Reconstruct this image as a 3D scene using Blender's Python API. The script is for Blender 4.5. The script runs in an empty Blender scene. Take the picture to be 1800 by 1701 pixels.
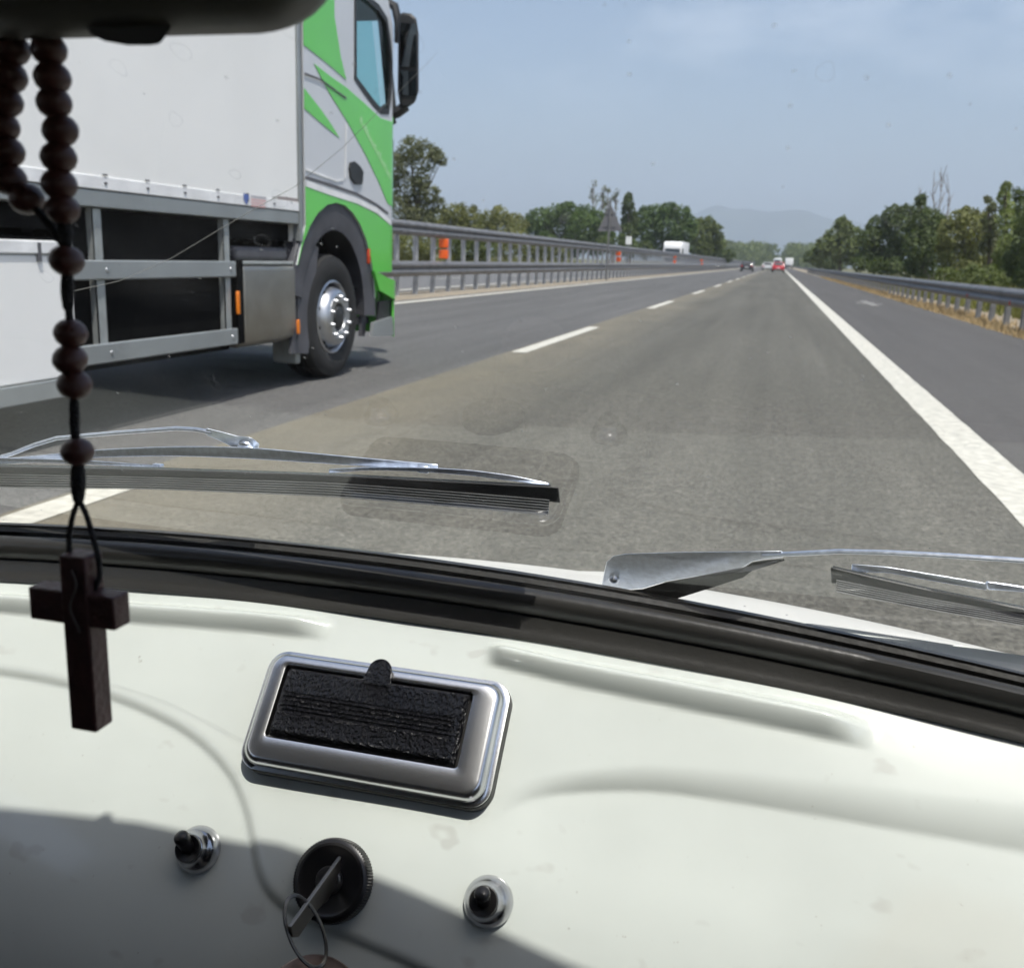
import bpy, bmesh, math, random
import numpy as np
from mathutils import Vector, Matrix, noise as mnoise
random.seed(7)
R = math.radians
scene = bpy.context.scene
COL = scene.collection

# ------------------------------------------------------------------ camera
F_PX, CX, CY = 1720.0, 900.0, 850.5          # focal length and centre for an 1800 x 1701 frame
H = 1.05                                     # eye height above the road
YAW, PITCH, ROLL = R(14.487), R(-13.113), R(2.0)
_f = Vector((-math.sin(YAW) * math.cos(PITCH), math.cos(YAW) * math.cos(PITCH), math.sin(PITCH)))
_r0 = Vector((math.cos(YAW), math.sin(YAW), 0)); _u0 = _r0.cross(_f)
_r = _r0 * math.cos(ROLL) + _u0 * math.sin(ROLL); _u = _u0 * math.cos(ROLL) - _r0 * math.sin(ROLL)
EYE = Vector((0, 0, H))
cam_d = bpy.data.cameras.new('camera'); cam = bpy.data.objects.new('camera', cam_d); COL.objects.link(cam)
cam_d.sensor_fit = 'HORIZONTAL'; cam_d.sensor_width = 36.0; cam_d.lens = 36.0 * F_PX / 1800.0
cam_d.clip_start = 0.02; cam_d.clip_end = 30000
M = Matrix((_r, _u, -_f)).transposed().to_4x4(); M.translation = EYE
cam.matrix_world = M
cam_d.dof.use_dof = True; cam_d.dof.focus_distance = 0.62; cam_d.dof.aperture_fstop = 19.0
scene.camera = cam

# ------------------------------------------------------------------ light
SUN = Vector((0.25, -0.32, 1.0)).normalized()          # towards the sun: high, behind and to the right
world = bpy.data.worlds.new('World'); scene.world = world; world.use_nodes = True
wn = world.node_tree.nodes; wl = world.node_tree.links
for n in list(wn): wn.remove(n)
sky = wn.new('ShaderNodeTexSky'); sky.sky_type = 'NISHITA'; sky.sun_disc = False
sky.sun_elevation = math.asin(SUN.z); sky.sun_rotation = math.atan2(SUN.x, SUN.y)
sky.air_density = 1.0; sky.dust_density = 3.0; sky.ozone_density = 1.5; sky.altitude = 20
tc = wn.new('ShaderNodeTexCoord'); mp = wn.new('ShaderNodeMapping'); mp.inputs['Scale'].default_value = (2.6, 2.6, 8.0); mp.inputs['Location'].default_value = (3.1, .4, 1.7)
cn = wn.new('ShaderNodeTexNoise'); cn.inputs['Scale'].default_value = 1.6; cn.inputs['Detail'].default_value = 6; cn.inputs['Roughness'].default_value = .55
cr = wn.new('ShaderNodeMapRange'); cr.inputs['From Min'].default_value = .53; cr.inputs['From Max'].default_value = .74; cr.inputs['To Max'].default_value = .30
mx = wn.new('ShaderNodeMix'); mx.data_type = 'RGBA'
mx.inputs[7].default_value = (9.5, 9.8, 10.4, 1)
bg = wn.new('ShaderNodeBackground'); bg.inputs['Strength'].default_value = 0.145
wo = wn.new('ShaderNodeOutputWorld')
wl.new(tc.outputs['Generated'], mp.inputs['Vector']); wl.new(mp.outputs[0], cn.inputs['Vector']); wl.new(cn.outputs['Fac'], cr.inputs['Value'])
sz = wn.new('ShaderNodeSeparateXYZ'); wl.new(tc.outputs['Generated'], sz.inputs[0])
el = wn.new('ShaderNodeMapRange'); el.inputs['From Min'].default_value = .10; el.inputs['From Max'].default_value = .24; wl.new(sz.outputs['Z'], el.inputs['Value'])
cm_ = wn.new('ShaderNodeMath'); cm_.operation = 'MULTIPLY'; wl.new(cr.outputs[0], cm_.inputs[0]); wl.new(el.outputs[0], cm_.inputs[1])
wl.new(cm_.outputs[0], mx.inputs[0]); wl.new(sky.outputs[0], mx.inputs[6]); wl.new(mx.outputs[2], bg.inputs['Color']); wl.new(bg.outputs[0], wo.inputs[0])
sun_d = bpy.data.lights.new('sun', 'SUN'); sun_d.energy = 4.0; sun_d.angle = R(0.53); sun_d.color = (1.0, .97, .92)
sun = bpy.data.objects.new('sun', sun_d); COL.objects.link(sun); sun.location = (0, 0, 60)
sun.rotation_euler = SUN.to_track_quat('Z', 'Y').to_euler()
scene.view_settings.view_transform = 'Standard'; scene.view_settings.look = 'None'
scene.view_settings.exposure = 0.40; scene.view_settings.gamma = 1.0; scene.view_settings.use_curve_mapping = False
scene.render.engine = 'CYCLES'
cy = scene.cycles
HAZE = 0.00027
cy.use_denoising = True
cy.max_bounces = 6; cy.diffuse_bounces = 2; cy.glossy_bounces = 3; cy.transparent_max_bounces = 24; cy.transmission_bounces = 4; cy.volume_bounces = 0
cy.caustics_reflective = False; cy.caustics_refractive = False; cy.sample_clamp_indirect = 4.0
cy.use_adaptive_sampling = True; cy.adaptive_threshold = 0.03; cy.adaptive_min_samples = 24

# ------------------------------------------------------------------ measuring helpers
def ray(px, py):
    return (_f + _r * ((px - CX) / F_PX) - _u * ((py - CY) / F_PX)).normalized()
def on_x(px, py, X):
    v = ray(px, py); return EYE + v * (X / v.x)
def on_y(px, py, Y):
    v = ray(px, py); return EYE + v * (Y / v.y)
def on_g(px, py, z=0.0):
    v = ray(px, py); return EYE + v * ((z - H) / v.z)

# ------------------------------------------------------------------ object helpers
WO = {}
def tag(o, label=None, cat=None, group=None, kind=None):
    if label: o['label'] = label
    if cat: o['category'] = cat
    if group: o['group'] = group
    if kind: o['kind'] = kind
    return o
def empty(name, loc, label=None, cat=None, group=None, kind=None):
    o = bpy.data.objects.new(name, None); o.location = loc; COL.objects.link(o); WO[o.name] = Vector(loc)
    o.empty_display_size = .1
    return tag(o, label, cat, group, kind)
def put(name, me, parent=None, loc=(0, 0, 0), rot=None):
    o = bpy.data.objects.new(name, me); COL.objects.link(o)
    w = Vector(loc); WO[o.name] = w
    if parent is not None:
        o.parent = parent; o.location = w - WO[parent.name]
    else:
        o.location = w
    if rot: o.rotation_euler = rot
    return o
def copy_tree(o, parent=None):
    c = o.copy(); COL.objects.link(c); c.parent = parent; WO[c.name] = Vector(c.location)
    for ch in o.children: copy_tree(ch, c)
    return c

class MB:
    def __init__(s): s.v = []; s.f = []
    def add(s, vs, fs):
        b = len(s.v); s.v += [tuple(x) for x in vs]; s.f += [tuple(i + b for i in f) for f in fs]; return s
    def box(s, c, d, m=None):
        hx, hy, hz = d[0] / 2, d[1] / 2, d[2] / 2
        vs = [Vector((sx * hx, sy * hy, sz * hz)) for sz in (-1, 1) for sy in (-1, 1) for sx in (-1, 1)]
        if m: vs = [m @ v for v in vs]
        vs = [v + Vector(c) for v in vs]
        return s.add(vs, [(0, 2, 3, 1), (4, 5, 7, 6), (0, 1, 5, 4), (2, 6, 7, 3), (0, 4, 6, 2), (1, 3, 7, 5)])
    def bx(s, x0, x1, y0, y1, z0, z1):
        return s.box(((x0 + x1) / 2, (y0 + y1) / 2, (z0 + z1) / 2), (abs(x1 - x0), abs(y1 - y0), abs(z1 - z0)))
    def tube(s, pts, r, n=8, cap=True, flat=None):
        pts = [Vector(p) for p in pts]; rs = r if isinstance(r, (list, tuple)) else [r] * len(pts)
        rings = []; up = None
        for i, p in enumerate(pts):
            t = (pts[min(i + 1, len(pts) - 1)] - pts[max(i - 1, 0)]).normalized()
            if up is None:
                up = Vector((0, 0, 1)) if abs(t.z) < .9 else Vector((0, 1, 0))
            a = t.cross(up).normalized(); b = a.cross(t).normalized(); up = b
            rings.append([p + (a * math.cos(2 * math.pi * k / n) + b * math.sin(2 * math.pi * k / n)) * rs[i] for k in range(n)])
        base = len(s.v)
        for q in rings: s.v += [tuple(x) for x in q]
        for i in range(len(pts) - 1):
            for k in range(n):
                k2 = (k + 1) % n
                s.f.append((base + i * n + k, base + i * n + k2, base + (i + 1) * n + k2, base + (i + 1) * n + k))
        if cap:
            s.f.append(tuple(base + k for k in reversed(range(n)))); s.f.append(tuple(base + (len(pts) - 1) * n + k for k in range(n)))
        return s
    def lathe(s, prof, o, ax, n=32, tooth=None):
        # prof: (radius, height along ax)
        o = Vector(o); ax = Vector(ax).normalized()
        a = ax.orthogonal().normalized(); b = ax.cross(a)
        base = len(s.v); m = len(prof)
        for k in range(n):
            t = 2 * math.pi * k / n
            for j, (r, h) in enumerate(prof):
                rr = r * (tooth if (tooth and k % 2 and r > 1e-6 and j in TOOTH) else 1)
                s.v.append(tuple(o + ax * h + (a * math.cos(t) + b * math.sin(t)) * rr))
        for k in range(n):
            k2 = (k + 1) % n
            for j in range(m - 1):
                s.f.append((base + k * m + j, base + k2 * m + j, base + k2 * m + j + 1, base + k * m + j + 1))
        return s
    def sphere(s, c, r, n=16, m=10, sc=(1, 1, 1)):
        c = Vector(c); base = len(s.v)
        for i in range(m + 1):
            th = math.pi * i / m
            for k in range(n):
                ph = 2 * math.pi * k / n
                s.v.append((c.x + r * sc[0] * math.sin(th) * math.cos(ph), c.y + r * sc[1] * math.sin(th) * math.sin(ph), c.z + r * sc[2] * math.cos(th)))
        for i in range(m):
            for k in range(n):
                k2 = (k + 1) % n
                s.f.append((base + i * n + k, base + (i + 1) * n + k, base + (i + 1) * n + k2, base + i * n + k2))
        return s
    def slab(s, ring_a, ring_b):
        """closed slab between two equal loops of points"""
        n = len(ring_a); base = len(s.v)
        s.v += [tuple(p) for p in ring_a] + [tuple(p) for p in ring_b]
        s.f.append(tuple(base + i for i in range(n))); s.f.append(tuple(base + n + i for i in reversed(range(n))))
        for i in range(n):
            j = (i + 1) % n
            s.f.append((base + i, base + n + i, base + n + j, base + j))
        return s
    def sweep(s, path, frames, prof, close=False):
        """prof: list of (a, b); frames: list of (A, B) vectors for every path point"""
        base = len(s.v); m = len(prof)
        for p, (A, Bv) in zip(path, frames):
            for a, b in prof: s.v.append(tuple(Vector(p) + A * a + Bv * b))
        for i in range(len(path) - 1):
            for j in range(m if close else m - 1):
                j2 = (j + 1) % m
                s.f.append((base + i * m + j, base + (i + 1) * m + j, base + (i + 1) * m + j2, base + i * m + j2))
        if close:
            s.f.append(tuple(base + j for j in range(m))); s.f.append(tuple(base + (len(path) - 1) * m + j for j in reversed(range(m))))
        return s
    def mesh(s, name, mat, smooth=False, fix=True, angle=None):
        me = bpy.data.meshes.new(name); me.from_pydata(s.v, [], s.f)
        if fix:
            bm = bmesh.new(); bm.from_mesh(me); bmesh.ops.remove_doubles(bm, verts=bm.verts, dist=1e-6)
            bmesh.ops.recalc_face_normals(bm, faces=bm.faces); bm.to_mesh(me); bm.free()
        if mat: me.materials.append(mat)
        if smooth:
            me.polygons.foreach_set('use_smooth', [True] * len(me.polygons))
            if angle:
                me.set_sharp_from_angle(angle=R(angle))
        me.update(); return me
    def build(s, name, mat, parent=None, smooth=False, loc=(0, 0, 0), bevel=0, seg=2, angle=35, fix=True, rot=None):
        o = put(name, s.mesh(name, mat, smooth, fix, angle if smooth else None), parent, loc, rot)
        if bevel:
            b = o.modifiers.new('bevel', 'BEVEL'); b.width = bevel; b.segments = seg; b.limit_method = 'ANGLE'; b.angle_limit = R(35)
            o.data.polygons.foreach_set('use_smooth', [True] * len(o.data.polygons)); o.data.set_sharp_from_angle(angle=R(50))
        return o

# ------------------------------------------------------------------ materials
def pm(name, col, rough=.6, metal=0.0, var=0.12, scale=6.0, bump=0.0, bscale=None, spec=.5, coat=0.0, detail=4, island=0.0, col2=None):
    m = bpy.data.materials.new(name); m.use_nodes = True; nt = m.node_tree; N = nt.nodes; L = nt.links
    p = N['Principled BSDF']; p.inputs['Roughness'].default_value = rough; p.inputs['Metallic'].default_value = metal
    p.inputs['Specular IOR Level'].default_value = spec
    if coat: p.inputs['Coat Weight'].default_value = coat; p.inputs['Coat Roughness'].default_value = .08
    t = N.new('ShaderNodeTexCoord'); nz = N.new('ShaderNodeTexNoise'); nz.inputs['Scale'].default_value = scale; nz.inputs['Detail'].default_value = detail
    L.new(t.outputs['Object'], nz.inputs['Vector'])
    c = N.new('ShaderNodeMix'); c.data_type = 'RGBA'
    d = [max(0, x * (1 - var)) for x in col]; b = [min(1, x * (1 + var)) for x in (col2 or col)]
    c.inputs[6].default_value = (*d, 1); c.inputs[7].default_value = (*b, 1)
    rm = N.new('ShaderNodeMapRange'); rm.inputs['From Min'].default_value = .3; rm.inputs['From Max'].default_value = .7
    L.new(nz.outputs['Fac'], rm.inputs['Value']); L.new(rm.outputs[0], c.inputs[0])
    out = c.outputs[2]
    if island:
        g = N.new('ShaderNodeNewGeometry'); mr = N.new('ShaderNodeMapRange'); mr.inputs['To Min'].default_value = 1 - island; mr.inputs['To Max'].default_value = 1 + island
        L.new(g.outputs['Random Per Island'], mr.inputs['Value'])
        mm = N.new('ShaderNodeMix'); mm.data_type = 'RGBA'; mm.blend_type = 'MULTIPLY'; mm.inputs[0].default_value = 1
        L.new(out, mm.inputs[6]); L.new(mr.outputs[0], mm.inputs[7]); out = mm.outputs[2]
    L.new(out, p.inputs['Base Color'])
    if bump:
        nb = N.new('ShaderNodeTexNoise'); nb.inputs['Scale'].default_value = bscale or scale * 6; nb.inputs['Detail'].default_value = 3
        L.new(t.outputs['Object'], nb.inputs['Vector'])
        bp = N.new('ShaderNodeBump'); bp.inputs['Strength'].default_value = bump; bp.inputs['Distance'].default_value = .01
        L.new(nb.outputs['Fac'], bp.inputs['Height']); L.new(bp.outputs[0], p.inputs['Normal'])
    return m
def leaf_mat(name, col, island=.28):
    m = pm(name, col, rough=.6, var=.25, scale=.35, island=island, spec=.25)
    nt = m.node_tree; N = nt.nodes; L = nt.links; p = N['Principled BSDF']; o = N['Material Output']
    tr = N.new('ShaderNodeBsdfTranslucent'); tr.inputs['Color'].default_value = (col[0] * 1.6, col[1] * 1.8, col[2] * .7, 1)
    mixs = N.new('ShaderNodeMixShader'); mixs.inputs[0].default_value = .25
    L.new(p.outputs[0], mixs.inputs[1]); L.new(tr.outputs[0], mixs.inputs[2]); L.new(mixs.outputs[0], o.inputs['Surface'])
    return m

def schlick(nt, f0, gain):
    N = nt.nodes; L = nt.links
    g = N.new('ShaderNodeNewGeometry'); d = N.new('ShaderNodeVectorMath'); d.operation = 'DOT_PRODUCT'; L.new(g.outputs['Normal'], d.inputs[0]); L.new(g.outputs['Incoming'], d.inputs[1])
    def mm(op, a, b):
        k = N.new('ShaderNodeMath'); k.operation = op
        for i, x in enumerate((a, b)):
            if x is None: continue
            if isinstance(x, (int, float)): k.inputs[i].default_value = x
            else: L.new(x, k.inputs[i])
        return k.outputs[0]
    a = mm('ABSOLUTE', d.outputs['Value'], None)
    return mm('ADD', mm('MULTIPLY', mm('POWER', mm('SUBTRACT', 1.0, a), 5.0), gain), f0)

def asphalt(name, col, speck=.25, patch=.15, tan=None):
    """asphalt with fine aggregate, long tyre-track streaks and blotches; tan = (x0, x1) dusty band across the road"""
    m = bpy.data.materials.new(name); m.use_nodes = True; nt = m.node_tree; N = nt.nodes; L = nt.links
    p = N['Principled BSDF']; p.inputs['Roughness'].default_value = .85; p.inputs['Specular IOR Level'].default_value = .3
    g = N.new('ShaderNodeNewGeometry')
    def nz(scale, sx=1, sy=1, det=3, rough=.6):
        mpn = N.new('ShaderNodeMapping'); mpn.inputs['Scale'].default_value = (sx, sy, 1); L.new(g.outputs['Position'], mpn.inputs['Vector'])
        n = N.new('ShaderNodeTexNoise'); n.inputs['Scale'].default_value = scale; n.inputs['Detail'].default_value = det; n.inputs['Roughness'].default_value = rough
        L.new(mpn.outputs[0], n.inputs['Vector']); return n.outputs['Fac']
    def rng(v, a, b, c, d):
        r = N.new('ShaderNodeMapRange'); r.inputs['From Min'].default_value = a; r.inputs['From Max'].default_value = b
        r.inputs['To Min'].default_value = c; r.inputs['To Max'].default_value = d; L.new(v, r.inputs['Value']); return r.outputs[0]
    def mul(a, b):
        k = N.new('ShaderNodeMath'); k.operation = 'MULTIPLY'; L.new(a, k.inputs[0]); L.new(b, k.inputs[1]); return k.outputs[0]
    fine = rng(nz(55, det=2), .3, .7, 1 - speck, 1 + speck)
    mid = mul(rng(nz(9, det=3), .3, .7, 1 - patch * .7, 1 + patch * .7), rng(nz(24, det=3), .32, .68, 1 - speck * .42, 1 + speck * .42))
    streak = rng(nz(1.0, 2.2, .06, det=3), .3, .7, 1 - patch, 1 + patch)
    blot = rng(nz(.35, 1, .35, det=4), .3, .7, 1 - patch * .6, 1 + patch * .6)
    f = mul(mul(fine, mid), mul(streak, blot))
    cm = N.new('ShaderNodeMix'); cm.data_type = 'RGBA'; cm.blend_type = 'MULTIPLY'; cm.inputs[0].default_value = 1; cm.inputs[6].default_value = (*col, 1)
    L.new(f, cm.inputs[7]); out = cm.outputs[2]
    if tan:
        sp = N.new('ShaderNodeSeparateXYZ'); L.new(g.outputs['Position'], sp.inputs[0])
        wob = N.new('ShaderNodeMath'); wob.operation = 'MULTIPLY_ADD'; wob.inputs[1].default_value = .9; L.new(nz(.5, .4, .5, det=4), wob.inputs[0]); L.new(sp.outputs['X'], wob.inputs[2])
        k = rng(wob.outputs[0], tan[0] + .45, tan[1] + .45, .55, 0)
        b2 = mul(k, rng(nz(1.2, 1, .4, det=5), .3, .6, .35, 1))
        c2 = N.new('ShaderNodeMix'); c2.data_type = 'RGBA'; L.new(b2, c2.inputs[0]); L.new(out, c2.inputs[6]); c2.inputs[7].default_value = (.22, .195, .14, 1); out = c2.outputs[2]
    L.new(out, p.inputs['Base Color'])
    bp = N.new('ShaderNodeBump'); bp.inputs['Strength'].default_value = .5; bp.inputs['Distance'].default_value = .006
    L.new(nz(70, det=2), bp.inputs['Height']); L.new(bp.outputs[0], p.inputs['Normal'])
    return m

def chrome(name, col=(.72, .73, .75), rough=.18, scale=120, wear=.25):
    m = pm(name, col, rough, 1.0, .12, scale)
    nt = m.node_tree; N = nt.nodes; L = nt.links
    t = N.new('ShaderNodeTexCoord'); n = N.new('ShaderNodeTexNoise'); n.inputs['Scale'].default_value = scale * .5; n.inputs['Detail'].default_value = 5
    L.new(t.outputs['Object'], n.inputs['Vector'])
    r = N.new('ShaderNodeMapRange'); r.inputs['From Min'].default_value = .35; r.inputs['From Max'].default_value = .7
    r.inputs['To Min'].default_value = rough; r.inputs['To Max'].default_value = rough + wear; L.new(n.outputs['Fac'], r.inputs['Value'])
    L.new(r.outputs[0], N['Principled BSDF'].inputs['Roughness'])
    return m

MT = {}
MT['left_asphalt'] = asphalt('dark_asphalt', (.100, .098, .094), .40, .14)
MT['lane_asphalt'] = asphalt('worn_olive_asphalt', (.098, .094, .079), .44, .17, tan=(-2.6, -1.6))
MT['shoulder'] = asphalt('shoulder_asphalt', (.084, .080, .076), .18, .10)
MT['opp_asphalt'] = asphalt('far_asphalt', (.13, .13, .13), .2, .1)
MT['chrome'] = chrome('worn_chrome')
MT['line'] = pm('road_paint', (.50, .485, .42), .7, var=.2, scale=16, bump=.2, bscale=60)
MT['verge'] = pm('dusty_verge', (.26, .22, .16), .95, var=.3, scale=2.5, bump=.4)
MT['soil'] = pm('dry_soil_and_grass', (.12, .115, .055), .95, var=.4, scale=.35, detail=8)
MT['galv'] = pm('galvanised_steel', (.165, .165, .17), .55, .25, .2, 3)
MT['galv_post'] = pm('galvanised_post', (.34, .34, .34), .6, .15, .2, 5)
MT['orange'] = pm('orange_reflector', (.85, .13, .02), .35, 0, .1, 20)
MT['mountain'] = pm('mountain_forest', (.06, .075, .05), .95, var=.4, scale=.004)
MT['bark'] = pm('bark', (.10, .08, .06), .9, var=.3, scale=6, bump=.4)
MT['deadwood'] = pm('pale_deadwood', (.22, .19, .17), .9, var=.2, scale=3)
MT['leaf_dark'] = leaf_mat('foliage_dark', (.078, .102, .036))
MT['leaf_mid'] = leaf_mat('foliage_mid', (.116, .140, .046))
MT['leaf_olive'] = leaf_mat('foliage_olive', (.158, .164, .060))
MT['leaf_light'] = leaf_mat('foliage_light', (.160, .190, .062))
MT['leaf_pine'] = leaf_mat('foliage_pine', (.072, .112, .030))
MT['leaf_grey'] = leaf_mat('foliage_grey', (.120, .128, .066))
MT['straw'] = pm('dry_grass', (.38, .275, .135), .9, var=.3, scale=1.5, island=.35)
MT['grassgreen'] = leaf_mat('grass_green', (.16, .16, .05))

# ------------------------------------------------------------------ ground, roads
def sheet(name, x0, x1, y0, y1, z, mat, parent=None, step=None):
    b = MB(); ys = [y0, y1]
    b.add([(x0, y0, z), (x1, y0, z), (x1, y1, z), (x0, y1, z)], [(0, 1, 2, 3)])
    return b.build(name, mat, parent, fix=False)
g = sheet('ground', -9000, 9000, -200, 9000, -0.06, MT['soil']); tag(g, kind='structure')
road = sheet('road', -8.05, 1.16, -30, 1600, 0.0, MT['left_asphalt']); tag(road, kind='structure')
sh = sheet('hard_shoulder', 1.16, 3.98, -30, 1600, 0.0, MT['shoulder']); tag(sh, kind='structure')
opp = sheet('opposite_road', -22.5, -9.75, -30, 1600, 0.0, MT['opp_asphalt']); tag(opp, kind='structure')
med = sheet('median_strip', -9.75, -8.05, -30, 1600, -0.01, MT['verge']); tag(med, kind='structure')
vr = sheet('verge', 3.98, 7.5, -30, 1600, -0.03, MT['verge']); tag(vr, kind='structure')
sheet('lane_surface', -2.84, 1.12, -30, 1600, 0.004, MT['lane_asphalt'], road)

def worn_strip(name, x0, x1, y0, y1, z, parent, step=.5, amp=.005):
    b = MB(); n = max(2, int((y1 - y0) / step)); vs = []; fs = []
    for i in range(n + 1):
        y = y0 + (y1 - y0) * i / n
        a = amp * (mnoise.noise(Vector((x0 * 3, y * 2.3, 0))) + .6 * mnoise.noise(Vector((x0 * 5, y * 9.1, 3))))
        c = amp * (mnoise.noise(Vector((x1 * 3, y * 2.3, 9))) + .6 * mnoise.noise(Vector((x1 * 5, y * 9.1, 5))))
        vs += [(x0 + a, y, z), (x1 + c, y, z)]
    for i in range(n): fs.append((2 * i, 2 * i + 1, 2 * i + 3, 2 * i + 2))
    b.add(vs, fs); return b.build(name, MT['line'], parent, fix=False)
worn_strip('edge_line', 1.10, 1.36, -30, 60, .008, road, .06)
worn_strip('edge_line', 1.10, 1.36, 60, 1600, .008, road, 20)
worn_strip('edge_line', -7.76, -7.50, -30, 1600, .008, road, 2)
for k in range(-1, 40):
    y1 = 3.62 + 11.72 * k
    worn_strip('lane_dash', -2.80, -2.63, y1 - 4.75, y1, .008, road, .05 if k < 3 else .6)
worn_strip('edge_line', -10.35, -10.1, -30, 1600, .008, opp, 4)
worn_strip('edge_line', -21.9, -21.65, -30, 1600, .008, opp, 4)
for k in range(0, 40):
    worn_strip('lane_dash', -13.95, -13.78, 4 + 11.72 * k, 8.7 + 11.72 * k, .008, opp, .6)
b = MB()   # worn white mark painted on the shoulder
for (x0, x1, y0, y1) in ((2.35, 3.1, 31.4, 32.1), (2.62, 2.86, 29.9, 34.4), (2.45, 3.0, 32.8, 33.2)):
    b.add([(x0, y0, .008 + x0 * .0005), (x1, y0, .008 + x0 * .0005), (x1, y1, .008 + x0 * .0005), (x0, y1, .008 + x0 * .0005)], [(0, 1, 2, 3)])
b.build('painted_mark', pm('worn_faint_paint', (.20, .195, .18), .8, var=.35, scale=9), sh, fix=False)

# ------------------------------------------------------------------ mountains (far, seen through haze)
def ridge(name, prof, Y, depth, seed):
    b = MB(); n = 90; m = 10; vs = []
    x0, x1 = prof[0][0], prof[-1][0]
    for i in range(n + 1):
        x = x0 + (x1 - x0) * i / n
        for k in range(len(prof) - 1):
            if prof[k][0] <= x <= prof[k + 1][0]:
                t = (x - prof[k][0]) / (prof[k + 1][0] - prof[k][0]); t = t * t * (3 - 2 * t)
                h = prof[k][1] * (1 - t) + prof[k + 1][1] * t
        h *= 1 + .10 * mnoise.fractal(Vector((x * .004, seed, 0)), 1, 2, 5)
        for j in range(m + 1):
            t = j / m
            vs.append((x, Y + depth * (t - .5), max(-2, h * math.sin(math.pi * t) ** .8 * (1 + .12 * mnoise.noise(Vector((x * .006, t * 5, seed)))) - 2)))
    fs = [(i * (m + 1) + j, (i + 1) * (m + 1) + j, (i + 1) * (m + 1) + j + 1, i * (m + 1) + j + 1) for i in range(n) for j in range(m)]
    b.add(vs, fs); o = b.build(name, MT['mountain'], smooth=True, fix=False); return tag(o, kind='structure')
def mpt(px, py, Y):
    p = on_y(px, py, Y); return (p.x, max(0, p.z))
Y1 = 6500
ridge('mountain', [mpt(900, 430, Y1), mpt(1080, 424, Y1), mpt(1180, 405, Y1), mpt(1230, 372, Y1), mpt(1275, 366, Y1), mpt(1330, 374, Y1), mpt(1370, 372, Y1), mpt(1430, 374, Y1), mpt(1500, 388, Y1), mpt(1560, 402, Y1), mpt(1650, 410, Y1), mpt(1780, 440, Y1)], Y1, 1600, 1.7)

# ------------------------------------------------------------------ guard rails
def wprof(h):   # w-beam: (outward, up), the two ridges stand proud, with a valley between
    t = [(.0, .0), (.012, .02), (.06, .06), (.075, .09), (.075, .13), (.06, .155), (.01, .185), (.01, .215), (.06, .245), (.075, .27), (.075, .31), (.06, .34), (.012, .38), (.0, .40)]
    return [(a, bb * h / .40) for a, bb in t]
def beam(name, parent, X, side, z0, h, ya, yb):
    b = MB(); pr = wprof(h); pr = pr + [(a - .006, zz) for a, zz in reversed(pr)]
    A = Vector((side, 0, 0)); Z = Vector((0, 0, 1))
    b.sweep([(X, ya, z0), (X, yb, z0)], [(A, Z), (A, Z)], pr, close=True)
    return b.build(name, MT['galv'], parent, smooth=True, angle=60)
def cpost_mesh(name, z1, w=.13, d=.10, side=1):
    b = MB()
    b.bx(-.004, .004, -w / 2, w / 2, -.1, z1)              # web
    b.bx(-d * side, 0, -w / 2, -w / 2 + .008, -.1, z1); b.bx(-d * side, 0, w / 2 - .008, w / 2, -.1, z1)
    return b.mesh(name, MT['galv_post'])
mg = empty('median_guardrail', (-9.1, 20, 0), 'grey two-beam steel guardrail with many posts along the median', 'guardrail')
for k in range(0, 48):
    ya = -2 + 8.1 * k
    beam('beam', mg, -9.02, 1, 1.455, .36, ya, ya + 8.1); beam('beam', mg, -9.02, 1, .455, .38, ya, ya + 8.1)
pmesh = cpost_mesh('post', 1.78)
for k in range(0, 120): put('post', pmesh, mg, (-9.06, 15.05 + 1.345 * k, 0))
b = MB()
for k in range(120, 270): b.bx(-9.16, -9.06, 14.98 + 1.345 * k, 15.12 + 1.345 * k, 0, 1.78)
o = b.build('far_posts', MT['galv_post'], mg); o['kind'] = 'stuff'
for (px, py) in ((780, 428), (780, 447), (1087, 446), (1087, 456), (1185.5, 452), (1185.5, 460), (1233, 458), (1233, 464)):
    p = on_x(px, py, -9.0)
    b = MB(); b.box((0, 0, 0), (.27, .05, .24)); b.build('reflector', MT['orange'], mg, loc=p, bevel=.06, seg=3)

rg = empty('roadside_guardrail', (4.6, 20, 0), 'grey single-beam steel guardrail above dry grass beside the right shoulder', 'guardrail')
for k in range(0, 48):
    ya = 2 + 8 * k; beam('beam', rg, 4.52, -1, .40, .36, ya, ya + 8)
pmesh = cpost_mesh('post', .74, side=-1); pmesh.materials[0] = pm('weathered_post', (.17, .17, .17), .65, .15, .25, 5)
for k in range(0, 110): put('post', pmesh, rg, (4.56, 10.3 + 1.5 * k, 0))
for (px, py) in ((1775, 532), (1700, 519)):
    p = on_x(px, py, 4.44); b = MB(); b.box((0, 0, 0), (.02, .05, .09)); b.build('reflector', pm('red_reflector', (.45, .05, .03), .4), rg, loc=p, bevel=.008)

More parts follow.
